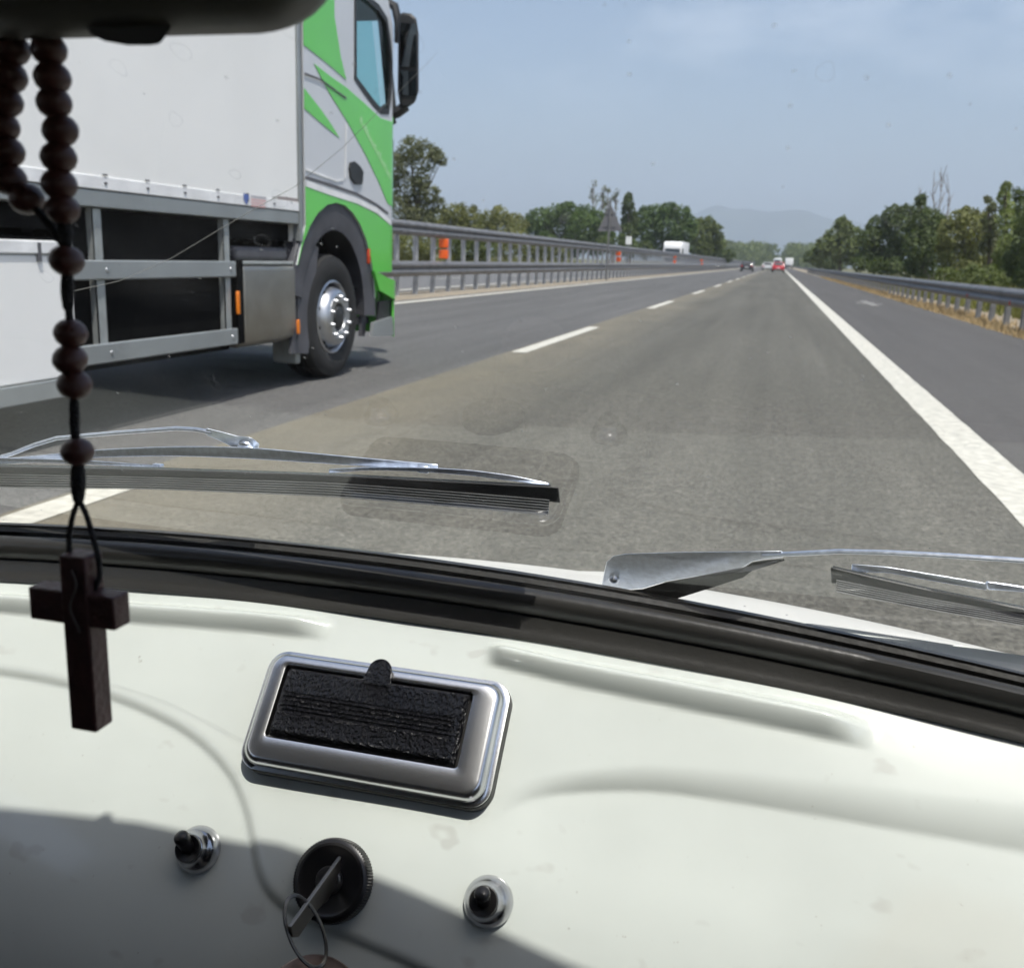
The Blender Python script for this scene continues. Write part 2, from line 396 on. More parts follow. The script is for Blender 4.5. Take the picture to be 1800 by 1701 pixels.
# ------------------------------------------------------------------ vegetation
def leaves(b, c, rad, n, size, rnd, squash=1.0):
    for _ in range(n):
        while True:
            v = Vector((rnd.uniform(-1, 1), rnd.uniform(-1, 1), rnd.uniform(-1, 1)))
            if .12 < v.length <= 1: break
        if rnd.random() < .55: v = v.normalized() * rnd.uniform(.72, 1.05)
        p = Vector(c) + Vector((v.x * rad[0], v.y * rad[1], v.z * rad[2]))
        p += Vector((rnd.gauss(0, 1), rnd.gauss(0, 1), rnd.gauss(0, 1))) * size * .6
        nrm = (v * .8 + Vector((rnd.gauss(0, .7), rnd.gauss(0, .7), rnd.gauss(.3, .7)))).normalized()
        a = nrm.orthogonal().normalized(); a = Matrix.Rotation(rnd.uniform(0, 6.28), 3, nrm) @ a; t = nrm.cross(a)
        s1 = size * rnd.uniform(.6, 1.5); s2 = s1 * rnd.uniform(.35, .8) * squash
        i = len(b.v)
        b.v += [tuple(p - a * s1), tuple(p - t * s2 + nrm * s2 * .25), tuple(p + a * s1), tuple(p + t * s2 - nrm * s2 * .2)]
        b.f.append((i, i + 1, i + 2, i + 3))
def px_tree(name, Y, clumps, mat, label, cat='tree', group=None, dens=1.0, lsize=3.7, trunk=True, seed=1, limbs=True):
    rnd = random.Random(seed * 131 + int(Y)); s = Y / F_PX * 1.03
    cxs = [c[0] for c in clumps]; base = on_y(sum(cxs) / len(cxs), 470, Y)
    e = empty(name, (base.x, Y, 0), label, cat, group)
    b = MB(); cen = []
    for (cx, cy, r) in clumps:
        p = on_y(cx, cy, Y); rr = r * s; q = p + Vector((0, rnd.uniform(-.6, .6) * rr + rnd.uniform(-1, 1), 0)); cen.append((q, rr))
        n = int(dens * 20.0 * (r / lsize) ** 2) + 60
        leaves(b, q, (rr, rr * 1.15, rr), n, lsize * s * .62, rnd)
        for _ in range(3):      # ragged sub-clumps on the outline
            a = rnd.uniform(0, 6.28); q2 = q + Vector((math.cos(a) * rr * .85, rnd.uniform(-.5, .5) * rr, math.sin(a) * rr * .85)); r2 = rr * rnd.uniform(.22, .42)
            leaves(b, q2, (r2, r2, r2), int(n * .14) + 8, lsize * s * .55, rnd)
    b.build('crown', mat, e, fix=False)
    if trunk:
        t = MB(); top = max(cen, key=lambda c: c[0].z)[0]; tr = max(.09, .02 * top.z + .05)
        x = base.x; mid = Vector((x + (top.x - x) * .4, Y, top.z * .5))
        t.tube([(x, Y, -.1), (x + (mid.x - x) * .3, Y, top.z * .22), mid, Vector((top.x, Y, top.z * .93))], [tr * 1.3, tr, tr * .7, tr * .2], 8)
        if limbs:
            for q, rr in cen[:8]:
                st = Vector((x, Y, 0)).lerp(mid, .55 + .4 * rnd.random())
                t.tube([st, st.lerp(q, .5) + Vector((0, 0, .05 * rr)), q], [tr * .4, tr * .25, tr * .08], 6)
        t.build('trunk', MT['bark'], e, smooth=True)
    return e
def bare_tree(name, Y, stems, label, seed, mat, n=7, leafmat=None):
    rnd = random.Random(seed); b0 = on_y(stems[0][0], 470, Y); e = empty(name, (b0.x, Y, 0), label, 'tree')
    t = MB(); lf = MB(); s = Y / F_PX
    for (px0, px1, ptop) in stems:
        a = on_y(px0, 470, Y); a.z = 0; c = on_y(px1, ptop, Y); d = Vector((0, rnd.uniform(-1, 1), 0))
        pts = [a.lerp(c, k / 5) + d * (k / 5) + Vector((rnd.gauss(0, .08), 0, 0)) for k in range(6)]
        t.tube(pts, [1.8 * s * (1 - .8 * k / 5) for k in range(6)], 6)
        for _ in range(n):
            k = rnd.uniform(.45, .97); st = a.lerp(c, k) + d * k
            L_ = (c - a).length * rnd.uniform(.06, .2) * (1.2 - k * .6)
            dr = Vector((rnd.choice((-1, 1)) * rnd.uniform(.15, .45), rnd.uniform(-.4, .4), 1)).normalized()
            t.tube([st, st + dr * L_ * .5 + Vector((0, 0, .05 * L_)), st + dr * L_], [.8 * s, .55 * s, .25 * s], 5)
            if leafmat: leaves(lf, st + dr * L_ * .8, (L_ * .3, L_ * .3, L_ * .4), 16, 1.8 * s, rnd)
    t.build('trunk', mat, e, smooth=True)
    if leafmat: lf.build('crown', leafmat, e, fix=False)
    return e
GL = 'trees beyond the median'; GR = 'trees along the right verge'
px_tree('poplar_tree', 72, [(695, 300, 28), (722, 264, 22), (742, 278, 28), (762, 270, 13), (779, 283, 9), (712, 330, 30), (744, 318, 15), (700, 372, 30), (728, 362, 26), (760, 342, 17), (772, 362, 13), (745, 385, 22)], MT['leaf_grey'], 'tall ragged grey-green tree rising right behind the lorry cab', group=GL, dens=.8, seed=3)
px_tree('olive_green_bush', 88, [(768, 392, 24), (800, 378, 20), (828, 384, 20), (790, 405, 30), (825, 408, 26)], MT['leaf_olive'], 'olive green bushy tree behind the median guardrail, right of the tallest tree', group=GL, seed=4)
px_tree('olive_green_bush', 100, [(858, 386, 16), (880, 381, 17), (905, 392, 17), (880, 408, 26), (910, 415, 20), (850, 410, 22)], MT['leaf_olive'], 'low olive bush between the first bush and the umbrella pine', group=GL, seed=5)
for k_, (Yk, cl_, lb_) in enumerate(((64, [(690, 425, 24), (722, 432, 24), (756, 430, 24), (700, 448, 18), (735, 450, 18)], 'olive shrub low behind the median posts, just right of the lorry'), (74, [(790, 432, 24), (826, 434, 22), (862, 432, 22), (805, 450, 14), (845, 450, 14)], 'olive shrub behind the median posts, second from the lorry'), (86, [(896, 436, 20), (926, 438, 20), (956, 440, 18), (985, 444, 15)], 'olive shrub behind the median posts, third from the lorry'))):
    px_tree('roadside_shrub', Yk, cl_, MT['leaf_olive' if k_ != 1 else 'leaf_mid'], lb_, 'shrub', group=GL, seed=40 + k_, trunk=False, dens=1.1)
px_tree('distant_tree', 330, [(905, 392, 8), (918, 388, 8), (930, 390, 9), (1270, 428, 7)], MT['leaf_mid'], 'small far-off trees showing in the gap left of the umbrella pine', group=GL, seed=6, lsize=2.4)
px_tree('umbrella_pine', 130, [(948, 388, 20), (975, 379, 19), (1000, 376, 18), (1025, 379, 18), (1048, 388, 18), (945, 408, 22), (985, 400, 30), (1030, 402, 28), (1062, 405, 18), (960, 425, 20), (1010, 428, 24), (1050, 428, 20)], MT['leaf_pine'], 'broad dome-shaped umbrella pine left of the triangular sign', group=GL, dens=1.3, seed=7)
bare_tree('bare_poplar', 150, [(1050, 1042, 326), (1058, 1060, 330), (1068, 1068, 335), (1076, 1084, 338)], 'pale half-bare poplar tops sticking up behind the umbrella pine', 8, MT['deadwood'], 12, MT['leaf_grey'])
px_tree('cypress', 138, [(1105, 346, 6), (1105, 358, 9), (1104, 374, 12), (1104, 392, 14), (1104, 412, 15), (1103, 430, 15)], MT['leaf_dark'], 'dark pointed cypress beside the triangular sign', group=GL, dens=1.6, seed=9, lsize=3.0)
px_tree('umbrella_pine', 152, [(1133, 385, 18), (1152, 374, 15), (1175, 372, 15), (1196, 378, 15), (1212, 390, 12), (1140, 405, 24), (1175, 398, 26), (1205, 408, 18), (1150, 428, 20), (1190, 425, 20)], MT['leaf_pine'], 'rounded dark pine just right of the cypress', group=GL, dens=1.3, seed=10)
px_tree('broadleaf_tree', 170, [(1228, 398, 12), (1246, 393, 10), (1258, 402, 9), (1233, 415, 18), (1256, 418, 13), (1262, 430, 10), (1238, 435, 16)], MT['leaf_mid'], 'mid green tree at the right end of the pines, above the white lorry', group=GL, dens=1.2, seed=11)
px_tree('roadside_shrub', 110, [(1085, 430, 16), (1112, 436, 15), (1135, 440, 14), (1060, 428, 15)], MT['leaf_dark'], 'dark shrub under the cypress behind the barrier', 'shrub', group=GL, seed=12, trunk=False)
px_tree('roadside_shrub', 175, [(1225, 440, 12), (1245, 445, 12), (1265, 446, 11), (1282, 450, 9)], MT['leaf_dark'], 'low shrub right of the oncoming white lorry', 'shrub', group=GL, seed=13, trunk=False, lsize=3)
px_tree('broadleaf_tree', 140, [(1478, 392, 9), (1486, 402, 11), (1470, 414, 16), (1496, 415, 16), (1452, 432, 15), (1440, 448, 13), (1482, 438, 24), (1510, 440, 20)], MT['leaf_mid'], 'small peaked tree farthest along the right verge', group=GR, seed=14, dens=1.2)
px_tree('roadside_shrub', 150, [(1422, 452, 9), (1436, 458, 10), (1452, 464, 12), (1470, 466, 12)], MT['leaf_dark'], 'low dark shrub at the far end of the right guardrail', 'shrub', group=GR, seed=15, trunk=False, lsize=3)
px_tree('broadleaf_tree', 100, [(1566, 380, 15), (1586, 374, 11), (1545, 398, 18), (1580, 402, 24), (1528, 420, 17), (1560, 432, 28), (1530, 450, 22), (1590, 440, 24), (1560, 462, 20)], MT['leaf_dark'], 'dark round-topped tree on the right verge, second from the far end', group=GR, dens=1.3, seed=16)
px_tree('broadleaf_tree', 76, [(1616, 352, 8), (1620, 368, 14), (1636, 385, 16), (1618, 398, 22), (1645, 408, 24), (1612, 432, 26), (1648, 442, 26), (1620, 465, 22)], MT['leaf_dark'], 'dark tree with a narrow peak just left of the bare twigs', group=GR, dens=1.25, seed=17)
bare_tree('bare_poplar', 78, [(1646, 1640, 302), (1655, 1654, 296), (1663, 1667, 306), (1640, 1615, 330)], 'tall bare leafless twigs above the right verge trees', 18, MT['deadwood'], 9)
px_tree('willow_tree', 64, [(1682, 388, 16), (1706, 381, 15), (1728, 388, 13), (1676, 412, 24), (1712, 408, 26), (1742, 412, 16), (1684, 448, 30), (1726, 446, 30), (1690, 480, 24), (1735, 480, 24)], MT['leaf_olive'], 'light olive bushy tree right of the bare twigs', group=GR, dens=1.15, seed=19)
px_tree('young_poplar', 52, [(1768, 330, 7), (1770, 346, 10), (1774, 366, 13), (1770, 388, 16), (1778, 412, 20), (1768, 440, 24), (1772, 470, 24)], MT['leaf_light'], 'slim bright green young poplar near the right edge', group=GR, seed=20)
px_tree('young_poplar', 54, [(1740, 350, 5), (1742, 366, 7), (1744, 384, 10), (1742, 404, 14), (1748, 430, 20)], MT['leaf_grey'], 'thin grey-green sapling left of the bright young poplar', group=GR, seed=21, dens=.8)
px_tree('young_poplar', 44, [(1802, 340, 10), (1806, 366, 15), (1800, 394, 20), (1806, 424, 26), (1798, 458, 26), (1806, 486, 26)], MT['leaf_dark'], 'dark young tree cut by the right edge of the view', group=GR, seed=22)
px_tree('roadside_shrub', 48, [(1664, 490, 18), (1700, 492, 22), (1738, 496, 22), (1774, 502, 22), (1806, 506, 24)], MT['leaf_mid'], 'mid green shrub row standing just behind the right guardrail', 'shrub', group=GR, seed=23, trunk=False)
px_tree('roadside_shrub', 84, [(1570, 470, 14), (1600, 474, 15), (1630, 478, 15), (1540, 468, 13), (1510, 464, 12)], MT['leaf_dark'], 'dark low shrubs behind the right guardrail, under the round-topped tree', 'shrub', group=GR, seed=24, trunk=False)
# far wood across the end of the road: one mass
b = MB(); rnd = random.Random(5)
for i in range(150):
    px = rnd.uniform(1255, 1475); Y = rnd.uniform(560, 820)
    top = 424 + 4 * (px - 1265) / 170 + rnd.uniform(-2, 5)
    p = on_y(px, top, Y); p.z = max(p.z, 3); r = rnd.uniform(3.5, 6.5)
    if abs(p.x + 0.8) < 5 : continue
    for k in range(3):
        leaves(b, (p.x + rnd.uniform(-3, 3), Y + rnd.uniform(-3, 3), max(2, p.z - r - k * r * 1.1)), (r, r, r), 120, .75, rnd)
o = b.build('far_wood', MT['leaf_mid'], fix=False); tag(o, 'hazy dark green wood closing the far end of the road', 'wood', kind='stuff')
# dry grass strip under the right guardrail
b = MB(); rnd = random.Random(9)
for i in range(26000):
    y = 9 + (rnd.random() ** 1.6) * 95; x = rnd.gauss(4.35, .26) + .10 * math.sin(y * 1.7) + .08 * math.sin(y * .53)
    if x < 3.92 + .06 * math.sin(y * 3): continue
    h = rnd.uniform(.06, .26) * (.65 + .5 * mnoise.noise(Vector((y * .7, x, 0)))) ; w = rnd.uniform(.006, .016)
    a = rnd.uniform(0, 6.28); ln = Vector((rnd.gauss(0, .4), rnd.gauss(0, .4), 1)) * h
    p = Vector((x, y, -.04)); t = Vector((math.cos(a), math.sin(a), 0)) * w
    i0 = len(b.v); b.v += [tuple(p - t), tuple(p + t), tuple(p + ln)]; b.f.append((i0, i0 + 1, i0 + 2))
o = b.build('dry_grass', MT['straw'], fix=False); tag(o, 'straw-coloured dry grass under the right guardrail', 'grass', kind='stuff')
b = MB()
for i in range(16000):
    y = 9 + (rnd.random() ** 1.5) * 110; x = 5.6 + abs(rnd.gauss(0, 2.0)); h = rnd.uniform(.2, .8); w = rnd.uniform(.012, .035)
    a = rnd.uniform(0, 6.28); ln = Vector((rnd.gauss(0, .35), rnd.gauss(0, .35), 1)) * h
    p = Vector((x, y, -.06)); t = Vector((math.cos(a), math.sin(a), 0)) * w
    i0 = len(b.v); b.v += [tuple(p - t), tuple(p + t), tuple(p + ln)]; b.f.append((i0, i0 + 1, i0 + 2))
o = b.build('tall_grass', MT['grassgreen'], fix=False); tag(o, 'tall green weeds behind the right guardrail', 'grass', kind='stuff')
b = MB()
for i in range(9000):
    y = 14 + (rnd.random() ** 1.4) * 110; x = -23.5 - abs(rnd.gauss(0, 3)); h = rnd.uniform(.3, 1.3); w = rnd.uniform(.02, .06)
    a = rnd.uniform(0, 6.28); ln = Vector((rnd.gauss(0, .35), rnd.gauss(0, .35), 1)) * h
    p = Vector((x, y, -.06)); t = Vector((math.cos(a), math.sin(a), 0)) * w
    i0 = len(b.v); b.v += [tuple(p - t), tuple(p + t), tuple(p + ln)]; b.f.append((i0, i0 + 1, i0 + 2))
o = b.build('weeds', MT['grassgreen'], fix=False); tag(o, 'green weeds on the far side of the opposite road', 'grass', kind='stuff')

# ------------------------------------------------------------------ distant traffic and signs
MT['tyre'] = pm('tyre_rubber', (.014, .0135, .013), .75, 0, .25, 8, bump=.15)
MT['carglass'] = pm('dark_car_glass', (.03, .035, .04), .08, 0, .1, 3, spec=.7)
MT['plate'] = pm('number_plate', (.75, .75, .72), .5)
MT['redlamp'] = pm('red_lamp', (.5, .02, .015), .25)
MT['silver'] = chrome('wheel_silver', (.55, .56, .58), .3, 10, .15)
def far_car(name, loc, paint, label, w=1.74, l=4.1, h=1.46, rear=True, estate=False, rot=0.0):
    e = empty(name, loc, label, 'car', 'cars on the motorway'); e.rotation_euler = (0, 0, rot)
    def kid(b, nm, m, **k):
        me_ = b.mesh(nm, m, k.get('smooth', False), True, 40 if k.get('smooth') else None)
        o = bpy.data.objects.new(nm, me_); COL.objects.link(o); o.parent = k.get('par', e)
        if k.get('bevel'):
            bv = o.modifiers.new('bevel', 'BEVEL'); bv.width = k['bevel']; bv.segments = 3; bv.limit_method = 'ANGLE'
            me_.polygons.foreach_set('use_smooth', [True] * len(me_.polygons))
        return o
    hw = w / 2
    side = [(0, .28), (.02, .62), (.06, .90), (.28, .95), (l * .70, .92), (l * .93, .76), (l - .02, .58), (l, .28)]
    b = MB(); b.slab([(-hw, y, z) for y, z in side], [(hw, y, z) for y, z in side]); body = kid(b, 'body', paint, bevel=.09)
    yr0, yr1 = (.10, .34) if not estate else (.06, .16)
    b = MB(); lo = [(-hw + .06, yr0, .93), (hw - .06, yr0, .93), (hw - .06, l * .72, .91), (-hw + .06, l * .72, .91)]
    hi = [(-hw + .20, yr1 + .22, h), (hw - .20, yr1 + .22, h), (hw - .20, l * .50, h), (-hw + .20, l * .50, h)]
    b.slab(lo, hi); kid(b, 'cabin', paint, bevel=.07)
    def quad(a, c, t0, t1, s0, s1, push):
        p = lambda s, t: Vector(a[0]).lerp(Vector(a[1]), s).lerp(Vector(c[0]).lerp(Vector(c[1]), s), t)
        q = [p(s0, t0), p(s1, t0), p(s1, t1), p(s0, t1)]; return [v + Vector(push) for v in q]
    b = MB(); q = quad((lo[0], lo[1]), (hi[0], hi[1]), .12, .88, .08, .92, (0, -.012, .012)); b.add(q, [(0, 1, 2, 3)]); b.add([v + Vector((0, .02, 0)) for v in q], [(0, 1, 2, 3)]); kid(b, 'rear_window', MT['carglass'])
    b = MB(); q = quad((lo[2], lo[3]), (hi[2], hi[3]), .1, .9, .08, .92, (0, .012, .012)); b.add(q, [(0, 1, 2, 3)]); kid(b, 'front_window', MT['carglass'])
    for sx, (i, j) in ((1, (1, 2)), (-1, (0, 3))):
        b = MB(); q = quad((lo[i], lo[j]), (hi[i], hi[j]), .12, .86, .12, .86, (.012 * sx, 0, .006)); b.add(q, [(0, 1, 2, 3)]); kid(b, 'side_window', MT['carglass'])
        for yy in (.72, l - .78):
            b = MB(); b.lathe([(0, -.10), (.30, -.10), (.32, -.07), (.32, .07), (.30, .10), (.20, .10), (.18, .07), (0, .07)], (sx * (hw - .09), yy, .32), (sx, 0, 0), 20); wh = kid(b, 'wheel', MT['tyre'], smooth=True)
            b = MB(); b.lathe([(.19, .085), (.17, .095), (.05, .08), (0, .085)], (sx * (hw - .09), yy, .32), (sx, 0, 0), 16); kid(b, 'rim', MT['silver'], smooth=True, par=wh)
        b = MB(); b.box((sx * (hw - .17), .005, .76), (.26, .05, .16)); kid(b, 'tail_lamp', MT['redlamp'], bevel=.02)
    b = MB(); b.box((0, -.004, .60), (.50, .03, .11)); kid(b, 'number_plate', MT['plate'])
    b = MB(); b.box((0, -.02, .36), (w * .94, .10, .16)); kid(b, 'bumper', MT['tyre'], bevel=.03)
    return e
def cpaint(n, c): return pm(n, c, .3, 0, .04, 2, coat=.5)
far_car('red_car', on_g(1368, 477) * Vector((1, 1, 0)) if False else Vector((-.10, 152, 0)), cpaint('red_paint', (.55, .02, .03)), 'bright red car ahead in our lane')
far_car('dark_car', Vector((-4.45, 146, 0)), cpaint('black_paint', (.015, .016, .018)), 'black car in the overtaking lane ahead')
far_car('silver_car', Vector((-1.9, 176, 0)), cpaint('silver_paint', (.55, .56, .56)), 'silver car half hidden behind the red car', estate=True)
far_car('white_van', Vector((-.5, 235, 0)), cpaint('white_paint', (.75, .75, .74)), 'white van farther ahead, just above the red car', w=1.95, l=5.2, h=2.4, estate=True)
far_car('pale_car', Vector((-3.9, 290, 0)), cpaint('pale_paint', (.6, .6, .58)), 'tiny pale car far ahead in the overtaking lane')
far_car('oncoming_car', Vector((-13.6, 203, 0)), cpaint('light_grey_paint', (.55, .56, .57)), 'light grey oncoming car seen above the median barrier', h=1.9, w=1.9, estate=True, rot=math.pi)

# lorries
def far_lorry(name, loc, label, rot, w=2.5, l=11, h=3.7, white=(.80, .80, .79)):
    e = empty(name, loc, label, 'lorry', 'far lorries'); e.rotation_euler = (0, 0, rot)
    wp = pm('white_lorry_paint', white, .45, 0, .04, 2)
    def kid(b, nm, m, par=e, bevel=0, smooth=False):
        me_ = b.mesh(nm, m, smooth, True, 40 if smooth else None); o = bpy.data.objects.new(nm, me_); COL.objects.link(o); o.parent = par
        if bevel:
            bv = o.modifiers.new('bevel', 'BEVEL'); bv.width = bevel; bv.segments = 3; bv.limit_method = 'ANGLE'; me_.polygons.foreach_set('use_smooth', [True] * len(me_.polygons))
        return o
    hw = w / 2   # front of the lorry looks along +y
    b = MB(); b.bx(-hw, hw, -l, -2.4, 1.1, h); kid(b, 'box_body', wp, bevel=.04)
    b = MB(); sd = [(-2.2, .5), (-2.2, h - .25), (-1.6, h - .02), (-.5, h - .08), (-.12, h - .5), (0, 1.9), (.03, .45)]
    b.slab([(-hw + .03, y, z) for y, z in sd], [(hw - .03, y, z) for y, z in sd]); kid(b, 'cab', wp, bevel=.10)
    b = MB(); b.add([(-hw + .18, .02, 1.95), (hw - .18, .02, 1.95), (hw - .24, -.06, 2.75), (-hw + .24, -.06, 2.75)], [(0, 1, 2, 3)]); kid(b, 'windscreen', MT['carglass'])
    b = MB(); b.bx(-hw + .2, hw - .2, -.02, .05, .9, 1.55); kid(b, 'grille', MT['tyre'], bevel=.02)
    b = MB(); b.bx(-hw + .05, hw - .05, -.05, .08, .40, .72); kid(b, 'bumper', MT['carglass'], bevel=.03)
    for sx in (-1, 1):
        b = MB(); b.add([(sx * (hw - .02), -.35, 2.0), (sx * (hw - .02), -1.4, 2.0), (sx * (hw - .02), -1.4, 2.75), (sx * (hw - .02), -.45, 2.75)], [(0, 1, 2, 3)]); kid(b, 'side_window', MT['carglass'])
        b = MB(); b.box((sx * (hw + .14), -.05, 2.35), (.18, .10, .75)); kid(b, 'mirror', MT['tyre'], bevel=.03)
        b = MB(); b.box((sx * (hw - .38), .05, 1.02), (.42, .05, .22)); kid(b, 'headlamp', MT['plate'], bevel=.02)
        for yy in (-1.3, -l + 1.8, -l + 3.1):
            b = MB(); b.lathe([(0, -.14), (.46, -.14), (.50, -.1), (.50, .1), (.46, .14), (.28, .14), (0, .10)], (sx * (hw - .18), yy, .5), (sx, 0, 0), 20); kid(b, 'wheel', MT['tyre'], smooth=True)
    return e
far_lorry('white_lorry', Vector((-14.15, 137, 0)), 'white oncoming lorry rising above the median barrier', math.pi)
far_lorry('white_lorry', Vector((-.6, 420, 0)), 'farthest white lorry ahead in the right lane', 0)
far_lorry('white_lorry', Vector((3.0, 345, 0)), 'far white lorry stopped on the hard shoulder', 0, h=3.4, l=8)

# warning sign seen from behind
st = empty('warning_sign', (-9.75, 51, 0), 'grey back of a triangular road sign on a pole in the median', 'road sign')
a = [on_y(px, py, 51) for px, py in ((1050, 407), (1095, 407), (1073, 357))]
signm = pm('sign_back_grey', (.16, .155, .16), .6, .2, .12, 3)
tri = []
c0 = (a[0] + a[1] + a[2]) / 3
for i in range(3):
    p, q, o_ = a[i], a[(i + 1) % 3], a[i - 1]
    for t in (.10, .035): tri.append(p.lerp(o_, t) .lerp(c0, .02))
    for t in (.035, .10): tri.append(p.lerp(q, t).lerp(c0, .02))
b = MB(); b.slab(tri, [v + Vector((0, .03, 0)) for v in tri]); b.build('panel', signm, st)
polem = pm('dull_sign_pole', (.15, .15, .15), .7)
pt = on_y(1074, 350, 51); pb = Vector((pt.x, 50.93, -.1))
b = MB(); b.tube([pb, (pt.x, 50.93, pt.z)], .045, 10); b.build('pole', polem, st, smooth=True)
for py in (375, 398):
    z_ = on_y(1074, py, 51).z; b = MB(); b.bx(pt.x - .35, pt.x + .35, 50.965, 51.0, z_ - .03, z_ + .03); b.build('bracket', polem, st)
s2 = empty('small_sign', (-11.5, 72, 0), 'small white rectangular sign beside the cypress', 'road sign')
q = on_y(1105, 423, 72)
s2.location = (q.x, 72, 0); WO[s2.name] = Vector((q.x, 72, 0))
b = MB(); b.box(q, (.42, .03, .55)); b.build('panel', MT['plate'], s2, bevel=.02)
b = MB(); b.tube([(q.x, 72.06, -.1), (q.x, 72.06, q.z + .2)], .03, 8); b.build('pole', MT['galv_post'], s2, smooth=True)

# ------------------------------------------------------------------ green and white lorry beside us
XS = -3.516
def T(px, py):
    p = on_x(px, py, XS); return (p.y, p.z)
tk = empty('delivery_lorry', (XS - 1.25, 6, 0), 'white box lorry with a green and silver cab overtaking on the left', 'lorry')
MT['boxwhite'] = pm('box_body_white', (.86, .855, .83), .42, 0, .03, 1.2, spec=.4)
MT['cabsilver'] = pm('cab_silver_white', (.62, .63, .65), .32, .1, .03, 2, coat=.3)
MT['cabgreen'] = pm('cab_green', (.12, .58, .07), .28, 0, .04, 2, coat=.5)
MT['plasticgrey'] = pm('mudguard_plastic', (.075, .075, .085), .6, 0, .2, 6)
MT['blackplastic'] = pm('black_plastic', (.02, .021, .022), .5, 0, .2, 6)
MT['chassis'] = pm('chassis_black', (.006, .006, .006), .85, 0, .3, 4, spec=.08)
MT['rail'] = pm('anodised_rail', (.34, .36, .36), .45, .5, .08, 3)
MT['railpost'] = pm('zinc_post', (.40, .42, .41), .5, .5, .15, 8)
MT['tank'] = chrome('dull_steel_box', (.36, .34, .30), .38, 6, .15)
MT['amber'] = pm('amber_lamp', (.75, .20, .01), .3)
MT['whitestrip'] = pm('white_strip', (.80, .80, .80), .4)
MT['seam'] = pm('panel_gap', (.10, .10, .11), .7)
YBF = 7.0; YBR = -3.2
b = MB(); b.bx(XS - 2.5, XS, YBR, YBF - .07, 1.315, 3.95); box = b.build('box_body', MT['boxwhite'], tk, bevel=.01)
b = MB(); b.bx(XS - .02, XS + .006, YBR, YBF - .07, 1.318, 1.385); b.build('lower_rail', MT['whitestrip'], box, bevel=.003)
b = MB(); b.bx(XS - .06, XS + .002, YBR, YBF - .07, 1.225, 1.312); b.build('sill', MT['rail'], box, bevel=.006)
b = MB(); b.bx(XS - .05, XS + .012, YBF - .068, YBF - .015, 1.10, 3.97); b.build('front_post', MT['rail'], box, bevel=.006)
b = MB(); b.bx(XS - 2.5, XS - .05, YBF - .066, YBF - .02, 1.10, 3.96); b.build('front_wall', MT['boxwhite'], box)
for k in range(24):
    y_ = 6.55 - .37 * k
    b = MB(); b.box((XS + .007, y_, 1.395), (.006, .035, .008)); b.box((XS + .008, y_, 1.352), (.006, .022, .012)); b.build('fastener', MT['seam'], box)
b = MB(); b.bx(XS - .005, XS + .004, 6.60, 6.92, 1.325, 1.41); b.build('corner_plate', pm('brown_plate', (.30, .26, .25), .6), box)
# sticker: blue shield and pale red print (unreadable at this distance)
y0, z1 = T(426, 340); y1, z0 = T(436, 360)
shp = [(y0, z1), (y1, z1 - .003), (y1, z0 + .03), ((y0 + y1) / 2, z0), (y0, z0 + .03)]
b = MB(); b.slab([(XS + .008, y, z) for y, z in shp], [(XS + .0095, y, z) for y, z in shp]); b.build('sticker_shield', pm('sticker_blue', (.10, .16, .42), .5), box)
ya, za = T(438, 342); yb_, zb_ = T(467, 363)
b = MB(); b.bx(XS + .0065, XS + .0078, ya, yb_, zb_, za); stk = b.build('sticker', pm('sticker_white', (.68, .66, .66), .5), box)
b = MB(); b.bx(XS + .0078, XS + .0086, ya + .01, yb_ - .01, za - .016, za - .008); b.build('sticker_line', pm('sticker_grey', (.42, .42, .46), .5), stk)
rnd = random.Random(2); stp = pm('sticker_red', (.66, .40, .39), .5)
for row in range(3):
    yy = ya + .012
    while yy < yb_ - .03:
        w_ = rnd.uniform(.012, .03); b = MB(); b.bx(XS + .0078, XS + .0086, yy, yy + w_, za - .038 - row * .020, za - .025 - row * .020); b.build('sticker_print', stp, stk); yy += w_ + .006
# rear side skirt
b = MB(); b.bx(XS - .04, XS, YBR, 4.40, .36, .975); sk = b.build('side_skirt', MT['boxwhite'], tk, bevel=.008)
b = MB(); b.bx(XS - .055, XS + .012, YBR, 4.40, .978, 1.045); b.build('skirt_rail', MT['whitestrip'], sk, bevel=.008)
b = MB(); b.bx(XS - .03, XS + .014, YBR, 4.40, .262, .357); b.build('skirt_edge', MT['rail'], sk, bevel=.006)
yq, zq = T(66, 443); b = MB(); b.bx(XS - .01, XS + .014, yq - .012, yq + .012, zq - .045, zq + .045); b.build('slot', MT['seam'], sk)
# side guard
sg = empty('side_guard', (XS, 5.2, .4)); sg.parent = tk; sg.location = Vector((XS, 5.2, .4)) - WO[tk.name]
for z0, z1 in ((.848, .952), (.400, .508)):
    b = MB(); b.bx(XS - .025, XS, 4.40, 6.02, z0, z1); r_ = b.build('guard_rail', MT['rail'], sg, bevel=.008)
    for yy in (4.68, 5.95):
        b = MB(); b.lathe([(.014, 0), (.012, .006), (0, .008)], (XS, yy, (z0 + z1) / 2), (1, 0, 0), 12); b.build('bolt', MT['silver'], r_, smooth=True)
for yy in (4.66, 5.955):
    b = MB(); b.bx(XS - .065, XS - .028, yy - .045, yy - .035, .40, 1.22); b.bx(XS - .033, XS - .028, yy - .045, yy + .03, .40, 1.22)
    for k in range(7): b.bx(XS - .0275, XS - .0265, yy - .012, yy + .002, .55 + .09 * k, .58 + .09 * k)
    b.build('guard_post', MT['railpost'], sg)
    b = MB(); b.bx(XS - .30, XS - .22, yy - .16, yy - .08, .45, 1.15); b.build('guard_strut', MT['chassis'], sg)
